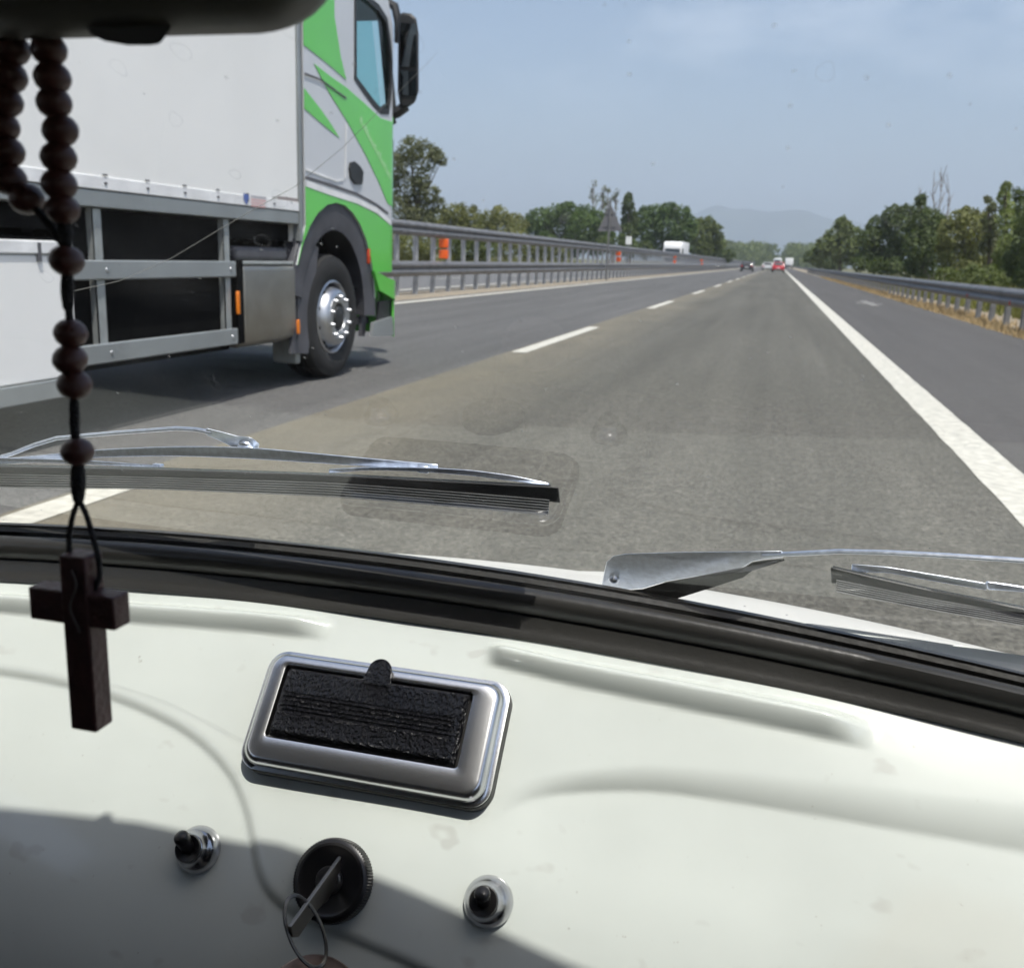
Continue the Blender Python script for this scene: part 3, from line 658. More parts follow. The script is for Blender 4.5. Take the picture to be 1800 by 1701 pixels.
b = MB(); b.bx(XS - .085, XS - .072, 4.41, 6.02, .36, 1.2); b.build('light_block_panel', MT['chassis'], sg)  # added dark plate, stops sun leaking between the guard rails
# chassis and underside
b = MB()
for xx in (-.85, -1.65): b.bx(XS + xx - .09, XS + xx + .0, YBR, 8.5, .72, 1.05)
b.bx(XS - 2.3, XS - .07, YBR, 6.9, 1.10, 1.22); b.bx(XS - .40, XS - .058, YBR, 4.39, 1.0, 1.06)  # closing plates, added to block sun leaking in under the box
for yy in range(-3, 7): b.bx(XS - 2.35, XS - .12, yy + .2, yy + .28, 1.08, 1.225)
ch = b.build('chassis_and_blockers', MT['chassis'], tk)
b = MB(); b.bx(XS - 2.2, XS - 2.16, YBR, 6.9, .25, 1.2); b.build('far_side_blocker', MT['chassis'], tk)  # added dark plate, blocks light and the bright road beyond
b = MB(); b.bx(XS - .9, XS - .14, 4.45, 6.0, 1.12, 1.21); b.bx(XS - .95, XS - .085, 4.72, 5.88, .56, 1.08); b.build('underfloor_blocker', MT['chassis'], tk, bevel=.03)  # dark equipment boxes, widened to block sun falling behind the rails
b = MB(); b.bx(XS - 1.0, XS - .30, 4.5, 5.9, .34, .60); b.build('air_tank', MT['chassis'], tk, bevel=.12, seg=4)
b = MB(); b.lathe([(0, -.9), (.05, -.9), (.06, .9), (0, .9)], (XS - 1.25, 7.57, .5), (1, 0, 0), 12); b.build('axle', MT['chassis'], tk)
# battery box
bb_ = empty('battery_box', (XS, 6.45, .36)); bb_.parent = tk; bb_.location = Vector((XS, 6.45, .36)) - WO[tk.name]
sec = [(XS - .65, .36), (XS - .08, .36), (XS - .02, .40), (XS, .48), (XS, .90), (XS - .02, .925), (XS - .65, .925)]
b = MB(); b.slab([(x, 6.115, z) for x, z in sec], [(x, 6.865, z) for x, z in sec]); b.build('cover', MT['tank'], bb_, bevel=.012)
b = MB(); b.bx(XS - .6, XS - .012, 6.085, 6.875, .928, .952); b.build('lid_edge', MT['railpost'], bb_, bevel=.006)
b = MB(); b.bx(XS - .55, XS - .05, 6.10, 6.86, .953, 1.05); b.build('lid', MT['plasticgrey'], bb_, bevel=.03)
b = MB(); b.bx(XS - .5, XS - .003, 6.03, 6.11, .40, .96); b.build('end_bracket', MT['chassis'], bb_)
b = MB(); b.bx(XS - .004, XS + .014, 6.00, 6.038, .60, .755); b.build('side_marker', MT['amber'], bb_, bevel=.008)
b = MB(); b.bx(XS - .002, XS + .016, 6.865, 6.905, .41, .52); b.build('side_marker', MT['amber'], bb_, bevel=.008)
# front wheel
WY, WZ = 7.585, .505
wh = empty('wheel', (XS - .15, WY, WZ)); wh.parent = tk; wh.location = Vector((XS - .15, WY, WZ)) - WO[tk.name]
o_ = (XS - .17, WY, WZ); A1 = (1, 0, 0)
b = MB(); b.lathe([(.30, -.15), (.44, -.155), (.485, -.13), (.505, -.09), (.505, -.062), (.495, -.060), (.495, -.048), (.505, -.046), (.505, -.006), (.495, -.004), (.495, .008), (.505, .010), (.505, .05), (.495, .052), (.495, .064), (.505, .066), (.505, .095), (.488, .132), (.45, .152), (.40, .158), (.33, .150), (.295, .135)], o_, A1, 72)
b.build('tyre', MT['tyre'], wh, smooth=True, angle=30)
b = MB(); b.lathe([(.298, .125), (.300, .140), (.288, .146), (.278, .138), (.270, .10), (.262, .06), (.258, .062), (.250, .11), (.238, .155), (.222, .185), (.205, .196), (.196, .199), (.193, .195), (.190, .200), (.150, .200), (.118, .196), (.112, .180), (.108, .150), (0, .150)], o_, A1, 72)
rim = b.build('rim', MT['silver'], wh, smooth=True, angle=40)
for k in range(10):
    a = 2 * math.pi * (k + .5) / 10; c_ = Vector((o_[0] + .198, WY + .167 * math.cos(a), WZ + .167 * math.sin(a)))
    b = MB(); b.lathe([(.0165, 0), (.0165, .012), (.013, .016), (.013, .030), (.008, .036), (0, .037)], c_, A1, 10); b.build('wheel_nut', MT['silver'], rim, smooth=True, angle=40)
    c2 = Vector((o_[0] + .122, WY + .2515 * math.cos(a), WZ + .2515 * math.sin(a))); nn_ = Vector((.25, math.cos(a), math.sin(a))).normalized()
    b = MB(); b.lathe([(0, .005), (.016, .005), (.018, .0)], c2, nn_, 14); b.build('vent_hole', MT['chassis'], rim)
b = MB(); b.lathe([(.104, .140), (.100, .175), (.085, .200), (.06, .208), (0, .21)], o_, A1, 36); b.build('hub_cap', MT['blackplastic'], wh, smooth=True, angle=40)
# mudguard and flap
b = MB(); pts = []; fr_ = []
for k in range(33):
    a = R(168 - 172 * k / 32); pts.append(Vector((XS - .02, WY + .02 + .735 * math.cos(a), WZ + .03 + .80 * math.sin(a)))); rd = Vector((0, math.cos(a), math.sin(a))); fr_.append((Vector((1, 0, 0)), rd))
b.sweep(pts, fr_, [(-.42, 0), (-.42, -.03), (-.02, -.12), (.0, -.13), (.012, -.06), (.012, .10), (0, .105), (-.05, .10)], close=True); b.build('mudguard', MT['plasticgrey'], tk, smooth=True, angle=40)
fl_ = [T(525, 420), T(548, 420), T(566, 436), T(558, 520), T(548, 622), T(518, 622), T(524, 540)]
b = MB(); b.slab([(XS - .03, y, z) for y, z in fl_], [(XS - .05, y, z) for y, z in fl_]); b.bx(XS - .45, XS - .03, 6.93, 6.95, .36, 1.05); b.build('mud_flap', MT['plasticgrey'], tk)
b = MB(); b.bx(XS - .30, XS - .08, 7.03, 7.10, .16, .36); b.build('exhaust_bracket', MT['railpost'], tk, bevel=.02)
b = MB(); b.bx(XS - .9, XS - .32, 6.95, 8.6, .55, 1.25); b.build('engine_block', MT['chassis'], tk)

# cab skin: flat side that curls round the front corner
YCN, RC = 8.74, .28
def cx_(y): return XS if y <= YCN else XS - (RC - math.sqrt(max(0, RC * RC - (min(y, YCN + RC * .999) - YCN) ** 2)))
def panel(name, poly, mat, parent, off=0.0, holes=(), thick=.012, mirror=False):
    bm = bmesh.new()
    for lp in [poly] + list(holes):
        vs = [bm.verts.new((y, z, 0)) for y, z in lp]
        for i in range(len(vs)): bm.edges.new((vs[i], vs[(i + 1) % len(vs)]))
    bmesh.ops.triangle_fill(bm, use_beauty=True, use_dissolve=False, edges=bm.edges[:])
    for k in range(13):
        yy = YCN + RC * math.sin(math.pi / 2 * k / 13)
        bmesh.ops.bisect_plane(bm, geom=bm.verts[:] + bm.edges[:] + bm.faces[:], plane_co=(yy, 0, 0), plane_no=(1, 0, 0))
    for v in bm.verts:
        y, z = v.co.x, v.co.y; yc = min(y, YCN + RC * .999)
        nx_, ny_ = (1, 0) if y <= YCN else (math.sqrt(max(0, RC * RC - (yc - YCN) ** 2)) / RC, (yc - YCN) / RC)
        X = cx_(yc) + nx_ * off
        if mirror: X = 2 * (XS - 1.25) - X
        v.co = (X, yc + ny_ * off, z)
    bmesh.ops.recalc_face_normals(bm, faces=bm.faces)
    me_ = bpy.data.meshes.new(name); bm.to_mesh(me_); bm.free(); me_.materials.append(mat)
    o = put(name, me_, parent)
    if not thick: return o
    sm_ = o.modifiers.new('solid', 'SOLIDIFY'); sm_.thickness = thick; sm_.offset = 0
    return o
cab = empty('cab', (XS - 1.25, 7.9, .3)); cab.parent = tk; cab.location = Vector((XS - 1.25, 7.9, .3)) - WO[tk.name]
arch = []
for k in range(15):
    a = R(-6 + 172 * k / 14); arch.append((WY + .02 + .80 * math.cos(a), WZ + .03 + .885 * math.sin(a)))
YF = 9.03
outline = [(7.03, 3.80), (8.25, 3.80), (8.52, 3.45), (8.80, 2.98), (8.95, 2.45), (YF, 2.0), (YF, 1.20), (YF, .86), (8.42, .86)] + arch[1:-1] + [(7.03, 1.22)]
win = [T(623, 138), T(640, 162), T(655, 182), T(668, 196), T(681, 197), T(686, 150), T(687, 110), T(683, 70), T(678, 36), T(664, 14), T(648, 0), T(630, -14), T(623, -20)]
panel('side_panel', outline, MT['cabsilver'], cab, holes=[win])
panel('side_panel', outline, MT['cabsilver'], cab, holes=[win], mirror=True)
tg_ = bpy.data.materials.new('teal_tinted_glass'); tg_.use_nodes = True; N = tg_.node_tree.nodes; L = tg_.node_tree.links
for n in list(N):
    if n.type != 'OUTPUT_MATERIAL': N.remove(n)
t1 = N.new('ShaderNodeBsdfTransparent'); t1.inputs[0].default_value = (.62, .86, .85, 1); t2 = N.new('ShaderNodeBsdfGlossy'); t2.inputs['Roughness'].default_value = .03
m_1 = N.new('ShaderNodeMixShader'); L.new(schlick(tg_.node_tree, .06, .5), m_1.inputs[0]); L.new(t1.outputs[0], m_1.inputs[1]); L.new(t2.outputs[0], m_1.inputs[2]); L.new(m_1.outputs[0], N['Material Output'].inputs['Surface'])
panel('side_window', win, tg_, cab, off=-.012, thick=0); panel('side_window', win, tg_, cab, off=-.012, thick=0, mirror=True)
def grow(poly, s):
    cy_ = sum(p[0] for p in poly) / len(poly); cz_ = sum(p[1] for p in poly) / len(poly); out = []
    for y, z in poly:
        d = math.hypot(y - cy_, z - cz_); out.append((y + (y - cy_) / d * s, z + (z - cz_) / d * s))
    return out
panel('window_frame', grow(win, .025), MT['blackplastic'], cab, off=.006, holes=[grow(win, -.028)])
# front, roof, rear and floor of the cab, all hollow inside
xl_, xr_ = XS - 2.5 + RC, XS - RC
b = MB(); b.bx(xl_ - .01, xr_ + .01, YF - .03, YF - .005, .86, 2.15); b.build('front_panel', MT['cabgreen'], cab)
b = MB(); b.add([(xl_ - .1, YF - .012, 2.15), (xr_ + .1, YF - .012, 2.15), (xr_ + .08, 8.80, 3.05), (xl_ - .08, 8.80, 3.05)], [(0, 1, 2, 3)]); b.build('windscreen', tg_, cab)
b = MB(); b.add([(XS - 2.45, 8.80, 3.05), (XS - .05, 8.80, 3.05), (XS - .05, 8.25, 3.80), (XS - 2.45, 8.25, 3.80), (XS - 2.45, 7.03, 3.80), (XS - .05, 7.03, 3.80)], [(0, 1, 2, 3), (3, 2, 5, 4)]); b.build('cab_roof', MT['cabsilver'], cab)
b = MB(); b.bx(XS - 2.46, XS - .02, 7.03, 7.06, 1.1, 3.79); b.build('rear_panel', pm('cab_lining', (.30, .31, .33), .8), cab)
b = MB(); b.bx(XS - 2.4, XS - .06, 7.07, 8.95, 1.40, 1.46); b.build('cab_floor', MT['blackplastic'], cab)
for sx in (-.65, -1.85):
    b = MB(); b.box((XS + sx, 7.62, 2.30), (.50, .16, .85)); b.box((XS + sx, 7.62, 2.80), (.28, .10, .2)); b.build('seat', MT['plasticgrey'], cab, bevel=.04)
b = MB(); b.bx(XS - 2.35, XS - .12, 8.62, 8.92, 1.75, 2.28); b.build('dashboard', MT['plasticgrey'], cab, bevel=.05)
for sx in (-.02, -2.48):
    b = MB(); b.tube([(XS + sx - .04 * (1 if sx > -1 else -1), 8.93, 2.3), (XS + sx - .06 * (1 if sx > -1 else -1), 8.78, 3.0), (XS + sx, 8.5, 3.45)], .05, 8); b.build('screen_pillar', MT['blackplastic'], cab)
# livery: green shapes laid on the silver skin
gA = [(7.035, T(542, 84)[1]), (7.035, 3.6), (7.55, 3.75), T(586, 30), T(597, 100), T(607, 141), T(575, 113)]
gB = [T(550, 112), T(578, 134), T(607, 154), T(640, 183), T(667, 208), (8.80, T(680, 212)[1]), (YF - .002, 2.36), (YF - .002, 1.36), (8.85, T(686, 364)[1]), T(680, 358), T(665, 322), T(640, 270), T(610, 216), T(575, 160)]
gC = [(7.035, T(537, 157)[1]), T(560, 190), T(580, 218), T(595, 243), T(580, 231), T(562, 216), (7.035, T(536, 192)[1])]
gD = [(7.035, T(527, 326)[1]), T(575, 342), T(625, 358), T(660, 376), (8.80, T(684, 398)[1]), (YF - .002, T(690, 404)[1]), (YF - .002, .865), (8.43, .865)] + arch[1:-1] + [(7.035, 1.225)]
for nm, gpoly in (('green_stripe', gA), ('green_stripe', gB), ('green_stripe', gC), ('green_fender', gD)):
    panel(nm, gpoly, MT['cabgreen'], cab, off=.009, thick=.003)
def line(name, pts, w, mat, off=.011):
    up_ = [(y, z + w / 2) for y, z in pts]; dn_ = [(y, z - w / 2) for y, z in reversed(pts)]
    return panel(name, up_ + dn_, mat, cab, off=off, thick=.004)
line('sill_highlight', [(7.04, T(527, 321)[1]), T(575, 337), T(625, 353), T(660, 370), T(684, 391)], .045, MT['whitestrip'], .012)
line('door_gap', [(7.04, T(531, 311)[1]), T(575, 324), T(625, 341), T(660, 360), T(680, 375)], .022, MT['seam'])  # dark strip painted for the shadow between door and fender
line('upper_gap', [(7.04, T(541, 133)[1]), T(560, 140), T(585, 158), T(606, 173)], .014, MT['seam'], .014)
line('locker_edge', [(7.04, T(532, 297)[1]), T(560, 307), T(590, 318), T(602, 316)], .018, MT['whitestrip'])
ye, ze = T(607, 218); ye2, ze2 = T(604, 314)
panel('locker_edge', [(ye - .008, ze), (ye + .010, ze), (ye2 + .018, ze2), (ye2, ze2)], MT['whitestrip'], cab, off=.011, thick=.004)
hd = [T(611, 296), T(613, 286), T(620, 284), T(629, 292), T(635, 302), T(634, 318), T(632, 325), T(621, 324), T(613, 312)]
panel('door_handle', hd, MT['blackplastic'], cab, off=.012, thick=.02)
# faded script along the green band: small slanted strokes, too small to read
rnd = random.Random(12); stroke = pm('pale_script', (.33, .58, .30), .5)
for k in range(22):
    t = k / 21; px = 630 + 52 * t; py = 214 + 100 * t; y, z = T(px, py); h_ = rnd.uniform(.035, .07); s_ = rnd.uniform(.012, .022)
    panel('script_stroke', [(y, z), (y + s_, z - .012), (y + s_ + .02, z + h_ - .012), (y + .02, z + h_)], stroke, cab, off=.012, thick=.002)
# bumper, step and lower corner
bum = empty('bumper', (XS - 1.25, 9.0, .3)); bum.parent = tk; bum.location = Vector((XS - 1.25, 9.0, .3)) - WO[tk.name]
gE = [T(651, 476), T(660, 480), T(672, 487), (8.84, T(687, 494)[1]), (YF + .01, T(690, 496)[1]), (YF + .01, .58), (8.84, .60), T(660, 510)]
panel('bumper_top', gE, MT['cabgreen'], bum, off=.025, thick=.03)
gF = [(8.50, .60), (8.86, .60), (8.86, .40), (8.47, .40)]
panel('step_recess', gF, MT['blackplastic'], bum, off=-.01, thick=.02)
panel('bumper_edge', [(8.80, .60), (YF + .01, .60), (YF + .01, .26), (8.84, .26), (8.80, .40)], MT['cabgreen'], bum, off=.022, thick=.02)
gG = [T(652, 567), T(683, 557), (8.86, T(686, 557)[1]), (8.86, .27), T(650, 591)]
panel('lower_lip', gG, MT['rail'], bum, off=.012, thick=.03)
b = MB(); b.bx(xl_ - .05, xr_ + .05, YF - .05, YF + .01, .28, .86); b.build('bumper_front', MT['cabgreen'], bum)
ff = [T(639, 470), T(648, 470), T(655, 500), T(656, 545), T(652, 592), T(646, 592), T(648, 545), T(644, 500)]
b = MB(); b.slab([(XS - .06, y, z) for y, z in ff], [(XS - .09, y, z) for y, z in ff]); b.build('front_flap', MT['plasticgrey'], bum)
b = MB(); b.bx(XS - .5, XS - .08, 8.10, 8.45, .40, .46); b.bx(XS - .5, XS - .10, 8.12, 8.46, .70, .74); b.build('step', MT['blackplastic'], bum)
y, z = T(648, 450); b = MB(); b.bx(XS - .01, XS + .012, y - .025, y + .02, z - .07, z + .07); b.build('side_marker', pm('red_orange_lamp', (.55, .07, .02), .3), bum, bevel=.01)
# corner deflector
b = MB(); b.bx(XS - .20, XS - .10, 9.02, 9.12, 1.42, 2.10); b.build('corner_deflector', pm('dark_green_plastic', (.02, .10, .06), .2, 0, .1, 4, coat=.5), cab, bevel=.03)
# mirrors on their arm
mi = empty('wing_mirror', (XS + .05, 9.1, 2.7)); mi.parent = tk; mi.location = Vector((XS + .05, 9.1, 2.7)) - WO[tk.name]
YMI = 9.0
def my(px, py, d=0.0): return on_y(px, py, YMI + d)
mo = [(700, 30), (706, 22), (722, 24), (732, 32), (736, 60), (736, 160), (730, 180), (716, 190), (703, 186), (699, 160)]
b = MB(); b.slab([my(*p) for p in mo], [my(*p, .22) for p in mo]); b.build('mirror_housing', MT['blackplastic'], mi, bevel=.02)
for (x0, x1, y0, y1) in ((703, 732, 40, 118), (703, 732, 124, 168)):
    q = [(x0, y0), (x1, y0 + 2), (x1, y1), (x0, y1)]
    b = MB(); b.slab([my(*p, -.012) for p in q], [my(*p, -.002) for p in q]); b.build('mirror_glass', chrome('lorry_mirror', (.10, .115, .12), .05, 4, .02), mi)
b = MB(); b.tube([my(650, -10, .1), my(676, 2, .1), my(694, 12, .1), my(700, 40, .1), my(700, 75, .1)], .04, 8); b.build('mirror_arm', MT['blackplastic'], mi, smooth=True)
b = MB(); b.tube([my(672, 190, .05), my(684, 205, .05), my(698, 198, .05), my(714, 186, .08)], .05, 8); b.build('mirror_arm', MT['blackplastic'], mi, smooth=True)
b = MB(); b.tube([my(690, 205, -.02), my(682, 210, -.04)], .07, 10); b.build('mirror_foot', MT['blackplastic'], mi, smooth=True)

# ------------------------------------------------------------------ the car we sit in
XC = -0.180                                          # car centre line
TH = R(48.5)                                         # slope of the dashboard at the ashtray
NV = Vector((0, -math.sin(TH), math.cos(TH))); ES = Vector((0, math.cos(TH), math.sin(TH))); EX = Vector((1, 0, 0))
P0 = Vector((XC, .4291, -.2363))                     # ashtray frame centre, relative to the eye
KD = .16                                             # plan curvature of cowl and dash
VMIN, VMAX = -.46, .15
def theta(v):
    if v >= -.045: return R(48.5 - max(0, v) * 45)
    t = min(1, (-.045 - v) / .16); return R(48.5 + 39 * t + 70 * max(0, -.205 - v))
_Q0 = P0 - NV * .0105
_tab = []; y, z = _Q0.y, _Q0.z; v = 0.0; up_t = [(0.0, y, z)]
while v < VMAX + .002:
    a = theta(v); y += math.cos(a) * .001; z += math.sin(a) * .001; v += .001; up_t.append((v, y, z))
y, z = _Q0.y, _Q0.z; v = 0.0; dn_t = []
while v > VMIN - .002:
    a = theta(v); y -= math.cos(a) * .001; z -= math.sin(a) * .001; v -= .001; dn_t.append((v, y, z))
TAB = np.array(list(reversed(dn_t)) + up_t)          # columns v, y, z ; all increasing
_h = TAB[TAB[:, 0] > -.206]                         # part of the profile that the eye can reach
def prof_v(v): return (float(np.interp(v, TAB[:, 0], TAB[:, 1])), float(np.interp(v, TAB[:, 0], TAB[:, 2])))
def dash_pt(X, v, off=0.0):
    y, z = prof_v(v); a = theta(v); d = X - XC
    n = Vector((2 * KD * d * -1 * -math.sin(a) * -1, -math.sin(a), math.cos(a))).normalized()
    return Vector((X, y - KD * d * d, z)) + n * off
def dash_hit(px, py):
    r = ray(px, py)
    def gg(t):
        P = r * t; Y = P.y + KD * (P.x - XC) ** 2
        return P.z - float(np.interp(Y, _h[:, 1], _h[:, 2]))
    lo, hi = .2, 1.2
    t = lo
    while t < hi and gg(t) > 0: t += .01
    lo, hi = t - .01, t
    for _ in range(30):
        mid = (lo + hi) / 2
        if gg(mid) > 0: lo = mid
        else: hi = mid
    P = r * hi; Y = P.y + KD * (P.x - XC) ** 2
    return P, P.x, float(np.interp(Y, _h[:, 1], _h[:, 0]))
def xv(px, py): return dash_hit(px, py)[1:]

MT['dash'] = pm('ivory_dash_paint', (.635, .672, .625), .24, 0, .045, 9, spec=.5, coat=.5, bump=.05, bscale=11)
def add_spots(m, scale, thr, dark, amt=.5, stretch=(1, 1, 1)):
    nt = m.node_tree; N = nt.nodes; L = nt.links; p = N['Principled BSDF']
    src = p.inputs['Base Color'].links[0].from_socket
    t = N.new('ShaderNodeTexCoord'); mpn = N.new('ShaderNodeMapping'); mpn.inputs['Scale'].default_value = stretch; L.new(t.outputs['Object'], mpn.inputs['Vector'])
    n = N.new('ShaderNodeTexNoise'); n.inputs['Scale'].default_value = scale; n.inputs['Detail'].default_value = 2; L.new(mpn.outputs[0], n.inputs['Vector'])
    r = N.new('ShaderNodeMapRange'); r.inputs['From Min'].default_value = thr; r.inputs['From Max'].default_value = thr + .07; r.inputs['To Max'].default_value = amt
    L.new(n.outputs['Fac'], r.inputs['Value'])
    c = N.new('ShaderNodeMix'); c.data_type = 'RGBA'; c.inputs[7].default_value = (*dark, 1)
    L.new(r.outputs[0], c.inputs[0]); L.new(src, c.inputs[6]); L.new(c.outputs[2], p.inputs['Base Color'])
add_spots(MT['dash'], 42, .67, (.47, .47, .43), .45, (1, 1.6, 1.6))
add_spots(MT['dash'], 5, .52, (.60, .60, .53), .35)
add_spots(MT['dash'], 420, .74, (.34, .31, .26), .5)
add_spots(MT['dash'], 160, .755, (.30, .28, .24), .6)
MT['body'] = pm('ivory_body_paint', (.74, .73, .67), .35, 0, .05, 8, coat=.3)
add_spots(MT['body'], 120, .70, (.35, .32, .27), .6)
MT['headliner'] = pm('dark_headliner', (.035, .033, .03), .9, 0, .2, 20)
MT['trim'] = pm('cabin_trim', (.05, .045, .04), .8, 0, .2, 12)
MT['rubber'] = pm('black_rubber', (.022, .022, .021), .5, 0, .3, 60, bump=.1, bscale=300)
MT['alu'] = pm('brushed_steel', (.76, .765, .77), .25, 1.0, .025, 30)
MT['bakelite'] = pm('black_bakelite', (.014, .013, .013), .35, 0, .3, 80, spec=.5)
MT['wiper_steel'] = chrome('wiper_steel', (.72, .77, .85), .33, 300, .1)
MT['wiper_rubber'] = pm('wiper_rubber', (.028, .028, .028), .45, 0, .3, 50)
MT['wiper_ribs'] = pm('dusty_ribbed_rubber', (.22, .225, .225), .5, 0, .25, 40)

car = empty('vintage_car', (XC, .45, 0), 'white vintage car seen from its passenger seat, bare painted dashboard', 'car')
def up(P): return Vector(P) + EYE

# --- dashboard: pressed steel panel with ribs and steps
nx, nv = 600, 380
Xs = np.linspace(-.80, .44, nx); Vs = np.linspace(VMIN, .092, nv)
XX, VV = np.meshgrid(Xs, Vs)
def sstep(a, b, x):
    t = np.clip((x - a) / (b - a), 0, 1); return t * t * (3 - 2 * t)
def poly_xv(pl): return np.array([xv(*p) for p in pl])
HD = np.zeros_like(XX)
def rib(upper, lower, xend, sgn, height, xstart=None):
    global HD
    u = poly_xv(upper); l = poly_xv(lower)
    vu = np.interp(Xs, u[:, 0], u[:, 1]); vl = np.interp(Xs, l[:, 0], l[:, 1])
    # extrapolate beyond the measured ends
    su = (u[-1, 1] - u[0, 1]) / (u[-1, 0] - u[0, 0]); sl = (l[-1, 1] - l[0, 1]) / (l[-1, 0] - l[0, 0])
    d = (vu[None, :] - VV) / (vu - vl)[None, :]
    h = height * sstep(0.0, .36, d) * (1 - np.clip((d - .30) / .70, 0, 1) ** 1.7)
    if sgn > 0: h *= 1 - sstep(xend - .026, xend, XX)
    else: h *= sstep(xend, xend + .026, XX)
    if xstart is not None:
        h *= sstep(xstart, xstart + .012, XX) if sgn > 0 else 1 - sstep(xstart - .026, xstart, XX)
    HD += h
xr = xv(1545, 1290)[0]; xr0 = xv(852, 1140)[0]
rib([(840, 1122), (1000, 1157), (1250, 1203), (1450, 1245), (1560, 1272)], [(850, 1166), (1000, 1203), (1250, 1257), (1480, 1306), (1570, 1328)], xr, 1, .0085, xr0)
xl = xv(590, 1108)[0]
rib([(0, 1042), (150, 1052), (350, 1066), (600, 1088)], [(0, 1078), (150, 1088), (350, 1105), (520, 1120), (620, 1130)], -.9, -1, .0075, xl)
def crease(pl, depth, w, fade=None, fold=None):
    global HD
    P = poly_xv(pl); best = np.full(XX.shape, 1e9); sg = np.zeros(XX.shape)
    for a, b_ in zip(P[:-1], P[1:]):
        d = b_ - a; L2 = d @ d
        t = np.clip(((XX - a[0]) * d[0] + (VV - a[1]) * d[1]) / L2, 0, 1)
        qx = XX - (a[0] + t * d[0]); qv = VV - (a[1] + t * d[1]); dd = np.hypot(qx, qv)
        c = d[0] * qv - d[1] * qx
        m = dd < best; best[m] = dd[m]; sg[m] = np.sign(c[m])
    s = best * sg
    hh = depth * (sstep(-w, w, s) - 1)            # below / right of the line lies lower
    if fold is not None:                          # broad pressed fold above the line, sharp foot on it
        t = np.clip(s / fold, 0, 1); hh = np.where(s > 0, depth * (t * (2 - t) - 1), -depth * sstep(-.004, .0, s) - depth * (1 - sstep(-.004, .0, s)))
    if fade is not None: hh = hh * fade
    HD += hh
# smooth both polylines a little by resampling
def smooth(pl, n=60):
    P = np.array(pl, float); d = np.r_[0, np.cumsum(np.hypot(*np.diff(P, axis=0).T))]; t = np.linspace(0, d[-1], n)
    out = np.c_[np.interp(t, d, P[:, 0]), np.interp(t, d, P[:, 1])]
    for _ in range(4): out[1:-1] = (out[:-2] + 2 * out[1:-1] + out[2:]) / 4
    return [tuple(x) for x in out]
cl = smooth([(-420, 1150), (0, 1184), (110, 1204), (205, 1230), (330, 1290), (400, 1358), (431, 1440), (438, 1530), (462, 1585), (520, 1620), (620, 1660), (760, 1720), (860, 1800)])
crease(cl, .0030, .0030, fold=.0065)
crr = smooth([(820, 1600), (838, 1500), (862, 1440), (900, 1408), (960, 1392), (1060, 1384), (1160, 1386), (1400, 1424), (1800, 1492), (2300, 1590)])
crease(crr, .0052, .0036, sstep(-.125, -.06, XX), fold=.009 + .05 * np.clip(XX + .1, 0, .35))
Yp = np.interp(VV, TAB[:, 0], TAB[:, 1]); Zp = np.interp(VV, TAB[:, 0], TAB[:, 2])
TT = np.vectorize(theta)(Vs)[:, None] * np.ones_like(XX)
wav = .0006 * np.sin(XX * 23 + VV * 31) + .0005 * np.sin(XX * 41 - VV * 17 + 1)
HD += wav
VX = XX; VY = Yp - KD * (XX - XC) ** 2 - np.sin(TT) * HD; VZ = Zp + np.cos(TT) * HD
V3 = np.c_[VX.ravel(), VY.ravel(), VZ.ravel() + H]
ii = np.arange((nv - 1) * nx).reshape(nv - 1, nx)[:, :-1].ravel()
F4 = np.c_[ii, ii + 1, ii + 1 + nx, ii + nx]
me = bpy.data.meshes.new('dashboard'); me.from_pydata(V3.tolist(), [], F4.tolist()); me.materials.append(MT['dash'])
me.polygons.foreach_set('use_smooth', [True] * len(me.polygons)); me.update()
dash = put('dashboard', me, car)
def dash_surf(px, py):
    """point on the pressed panel (with ribs and steps) and its normal"""
    P, X, v = dash_hit(px, py)
    i = min(nx - 1, max(0, int(round((X - Xs[0]) / (Xs[1] - Xs[0]))))); j = min(nv - 1, max(0, int(round((v - Vs[0]) / (Vs[1] - Vs[0])))))
    a = theta(v); n = Vector((0, -math.sin(a), math.cos(a)))
    return up(P + n * float(HD[j, i])), n, a

# --- windscreen glass
TG = R(51.94); MG = Vector((0, math.sin(TG), math.cos(TG))); CG = .2752; KG = .14
def glass_hit(px, py, off=0.0):
    r = ray(px, py); t = .5
    for _ in range(30):
        P = r * t; c = CG + off - MG.y * KG * (P.x - XC) ** 2
        t = c / r.dot(MG)
    return r * t
def glass_pt(X, s, off=0.0):      # s: metres up the slope from the base line
    base = Vector((X, 0, 0)); zb = -.178 + s * math.sin(TG)
    yb = (CG + off - MG.z * zb) / MG.y - KG * (X - XC) ** 2
    return Vector((X, yb, zb))
b = MB(); n1, n2 = 40, 16
for i in range(n1 + 1):
    for j in range(n2 + 1):
        b.v.append(tuple(up(glass_pt(XC - .58 + 1.16 * i / n1, .40 * j / n2))))
b.f = [(i * (n2 + 1) + j, (i + 1) * (n2 + 1) + j, (i + 1) * (n2 + 1) + j + 1, i * (n2 + 1) + j + 1) for i in range(n1) for j in range(n2)]
gm = bpy.data.materials.new('windscreen_glass'); gm.use_nodes = True
N = gm.node_tree.nodes; L = gm.node_tree.links
for n in list(N):
    if n.type != 'OUTPUT_MATERIAL': N.remove(n)
outn = N['Material Output']
trn = N.new('ShaderNodeBsdfTransparent'); trn.inputs[0].default_value = (.945, .955, .945, 1)
gl = N.new('ShaderNodeBsdfGlossy'); gl.inputs['Roughness'].default_value = .012; gl.inputs[0].default_value = (1, 1, 1, 1)
fm = schlick(gm.node_tree, .062, .93)
m1 = N.new('ShaderNodeMixShader'); L.new(fm, m1.inputs[0]); L.new(trn.outputs[0], m1.inputs[1]); L.new(gl.outputs[0], m1.inputs[2])
